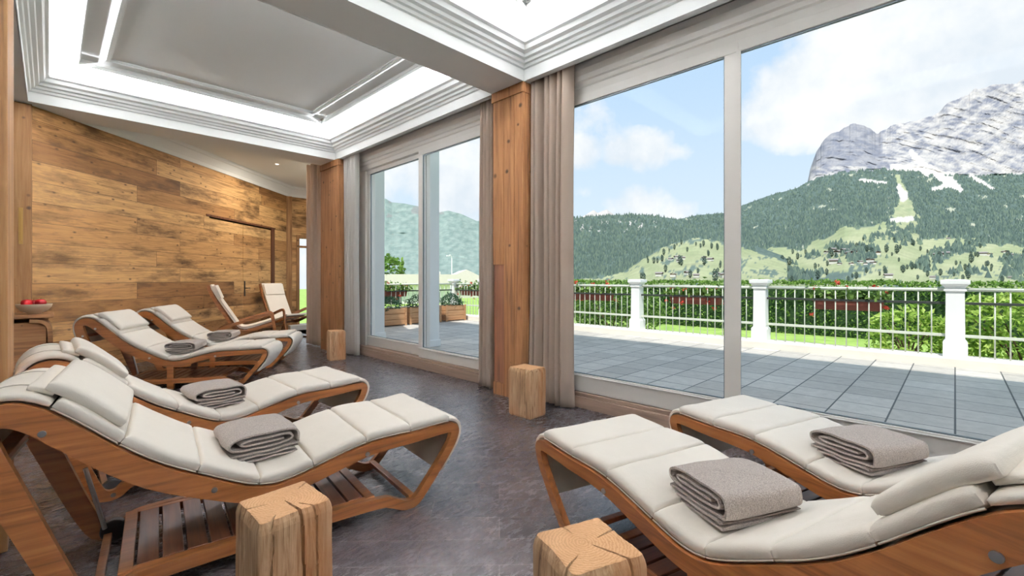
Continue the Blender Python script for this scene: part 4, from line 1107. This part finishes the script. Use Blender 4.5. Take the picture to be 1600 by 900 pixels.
for k, (px, py) in enumerate(HS):
    o = hp if k == 0 else copy_tree(hp); p, w = meadow_point(px, py); o.location = (p.x, p.y, p.z+.5)
    s = rnd.uniform(.55, .85)*(1 if w > 500 else .45); o.scale = (s, s, s*.85); o.rotation_euler.z = rnd.uniform(0, PI)
    side = 'meadow hill behind the left pane' if px < 1150 else ('meadow straight below the rock tower' if px < 1400 else 'meadow at the far right')
    tag(o, 'tiny pale farmhouse with grey roof on the '+side, 'house', 'farmhouses on the '+side)
# single trees in the meadows
def make_tree():
    t = empty('meadow_tree'); m = MB()
    leaves(m, 240, blob_sampler((0, 0, 6.5), (2.6, 2.6, 6)), 1.5, el=.8); m.build('crown', M['tree'], t)
    MB().tube([(0, 0, -1), (0, 0, 5)], [.4, .2], 6).build('trunk', M['bark'], t); return t
tp_ = make_tree(); k = 0
while k < 150:
    px = rnd.uniform(965, 1640); py = rnd.uniform(372, 442)
    if px < 1150:
        if py < interp(HFOOT, px)+4: continue
    elif py < interp(MEAD, px)+6: continue
    o = tp_ if k == 0 else copy_tree(tp_); p, w = meadow_point(px, py); o.location = p; s = rnd.uniform(.5, 1.1)*(1 if w > 600 else .55); o.scale = (s, s, s); k += 1
    side = 'left pane' if px < 1140 else ('middle of the right pane' if px < 1400 else 'right end of the right pane')
    tag(o, 'single round tree on the valley meadow seen through the '+side, 'tree', 'single meadow trees seen through the '+side)

# neighbouring buildings seen through the far window
nb = empty('gabled_house', tuple(P3(722, 436, 34))); nb.location.z = 0; nb.rotation_euler.z = -TH+.2
tag(nb, 'neighbouring house with pale pinkish gabled roof above the dark railing', 'house')
MB().box((-1.6, -3, -1), (1.6, 3, 1.0)).build('house_wall', M['house_wall'], nb)
r = MB(); r.add([(-2.3, -3.3, .75), (0, -3.3, 1.85), (2.3, -3.3, .75), (-2.3, 3.3, .75), (0, 3.3, 1.85), (2.3, 3.3, .75), (-2.3, -3.3, .65), (2.3, -3.3, .65), (-2.3, 3.3, .65), (2.3, 3.3, .65)], [(0, 1, 4, 3), (1, 2, 5, 4), (6, 7, 2, 1, 0), (8, 3, 4, 5, 9), (6, 0, 3, 8), (7, 9, 5, 2), (6, 8, 9, 7)]); r.build('roof', M['roof_pale'], nb)
for x in (-1.9, 1.5): MB().box((x, 0, .8), (x+.3, .3, 1.75)).build('chimney', M['house_wall'], nb)
fb = empty('flat_roofed_building', tuple(P3(612, 436, 25.5))); fb.location.z = 0; fb.rotation_euler.z = -TH+.3
tag(fb, 'long low white building with shallow pale roof behind the planters', 'building')
MB().box((-3.5, -2, -1), (3.2, 2, .9)).build('house_wall', M['plaster'], fb); MB().box((-3.8, -2.4, .9), (3.5, 2.4, 1.45)).build('roof', M['roof_pale'], fb)
for x in (-2.5, -.5, 1.5): MB().box((x, -2.04, -.4), (x+.9, -1.98, .5)).build('window', M['glass_dark'], fb)
lp = empty('street_lamp', tuple(P3(706, 436, 26))); lp.location.z = -.1; tag(lp, 'tall pale street lamp standing left of the gabled house', 'street lamp')
MB().tube([(0, 0, 0), (0, 0, 2.45), (-.03, 0, 2.6), (-.12, 0, 2.68), (-.2, 0, 2.66)], .025, 8).build('pole', M['white_paint'], lp); MB().box((-.36, -.05, 2.6), (-.18, .05, 2.66)).build('lamp_head', M['white_paint'], lp)
tt = empty('garden_tree', tuple(P3(608, 436, 24))); tt.location.z = -.1; tag(tt, 'bright green leafy tree above the low white building', 'tree')
m = MB(); leaves(m, 900, blob_sampler((0, 0, 1.65), (.85, .85, .95)), .2, el=.7); m.build('crown', M['hedge'], tt); MB().tube([(0, 0, 0), (0, 0, 1.6)], [.08, .04], 8).build('trunk', M['bark'], tt)

# ------------------------------------------------------------------ sky
W = bpy.data.worlds.new('sky'); S.world = W; W.use_nodes = True; T = W.node_tree; T.nodes.clear()
class WN(NT):
    def __init__(s): s.t = T
wn = WN(); out = wn.n('ShaderNodeOutputWorld'); bg = wn.n('ShaderNodeBackground')
tc = wn.n('ShaderNodeTexCoord'); dirv = tc.outputs['Generated']; sp = wn.n('ShaderNodeSeparateXYZ'); wn.l(dirv, sp.inputs[0])
base = wn.ramp(sp.outputs[2], [(0, rgb(236, 244, 250)), (.12, rgb(218, 235, 249)), (.35, rgb(196, 222, 248)), (.8, rgb(150, 196, 242))])
nz = wn.noise(dirv, 5.0, 9, .62, .15)
nz2 = wn.noise(dirv, 14, 6, .6)
def cdir(px, py):
    v = FW + RT*((px-CX)/F_PX); return Vector((v.x, v.y, (CY-py)/F_PX)).normalized()
acc = None
CL = [(1215, 185, .09, .9), (1280, 150, .13, 1.), (1370, 115, .155, 1.), (1470, 85, .16, 1.), (1560, 55, .17, 1.), (1660, 30, .18, 1.), (1018, 232, .065, .8), (968, 238, .045, .6), (1050, 236, .045, .6), (905, 240, .055, .8), (1000, 320, .06, .55), (1060, 335, .05, .5), (720, 290, .16, .7), (640, 260, .16, .6), (560, 200, .2, .5), (930, 175, .06, .25), (350, 200, .5, .6), (1500, -600, .5, .6), (700, -300, .4, .4)]
for (px, py, r_, wt) in CL:
    dv = wn.n('ShaderNodeVectorMath', operation='DISTANCE'); wn.l(dirv, dv.inputs[0]); 
    sc_ = wn.n('ShaderNodeVectorMath', operation='MULTIPLY'); sc_.inputs[1].default_value = (1, 1, 1.55); wn.l(dirv, sc_.inputs[0]); wn.l(sc_.outputs[0], dv.inputs[0])
    c_ = cdir(px, py); dv.inputs[1].default_value = (c_.x, c_.y, c_.z*1.55)
    q = wn.math('MULTIPLY', wn.math('SUBTRACT', 1.0, wn.math('DIVIDE', dv.outputs['Value'], r_*1.25)), wt)
    acc = q if acc is None else wn.math('MAXIMUM', acc, q)
field = wn.math('ADD', wn.math('MAXIMUM', acc, 0.0), wn.math('MULTIPLY', wn.math('SUBTRACT', wn.math('ADD', nz, wn.math('MULTIPLY', nz2, .35)), .675), 1.5))
cf = wn.ramp(field, [(.10, (0, 0, 0)), (.22, (.55, .55, .55)), (.42, (1, 1, 1))])
cloudc = wn.ramp(wn.noise(dirv, 7, 6, .6), [(.38, rgb(226, 234, 243)), (.62, rgb(253, 253, 253))])
skyc = wn.mix(cf, base, cloudc)
wn.l(skyc, bg.inputs[0]); bg.inputs[1].default_value = .635; wn.l(bg.outputs[0], out.inputs[0])
W.cycles.sampling_method = 'MANUAL'; W.cycles.sample_map_resolution = 512
# sun, high behind the building
sl_ = bpy.data.lights.new('sun', 'SUN'); sl_.energy = 2.9; sl_.angle = math.radians(.6); sl_.color = (1, .96, .9)
so = bpy.data.objects.new('sun', sl_); COL.objects.link(so)
sv = Vector((-.47, -.22, .90)).normalized(); so.rotation_euler = sv.to_track_quat('Z', 'Y').to_euler()
# daylight portals in the window openings
for (y0, y1) in ((-2.5, 3.0), (3.5, 7.0)):
    o = area('window_portal', 3.72, (y0+y1)/2, 1.6, y1-y0, 2.6, 1, (1, 1, 1), rot=(PI/2, 0, PI/2)); o.data.cycles.is_portal = True
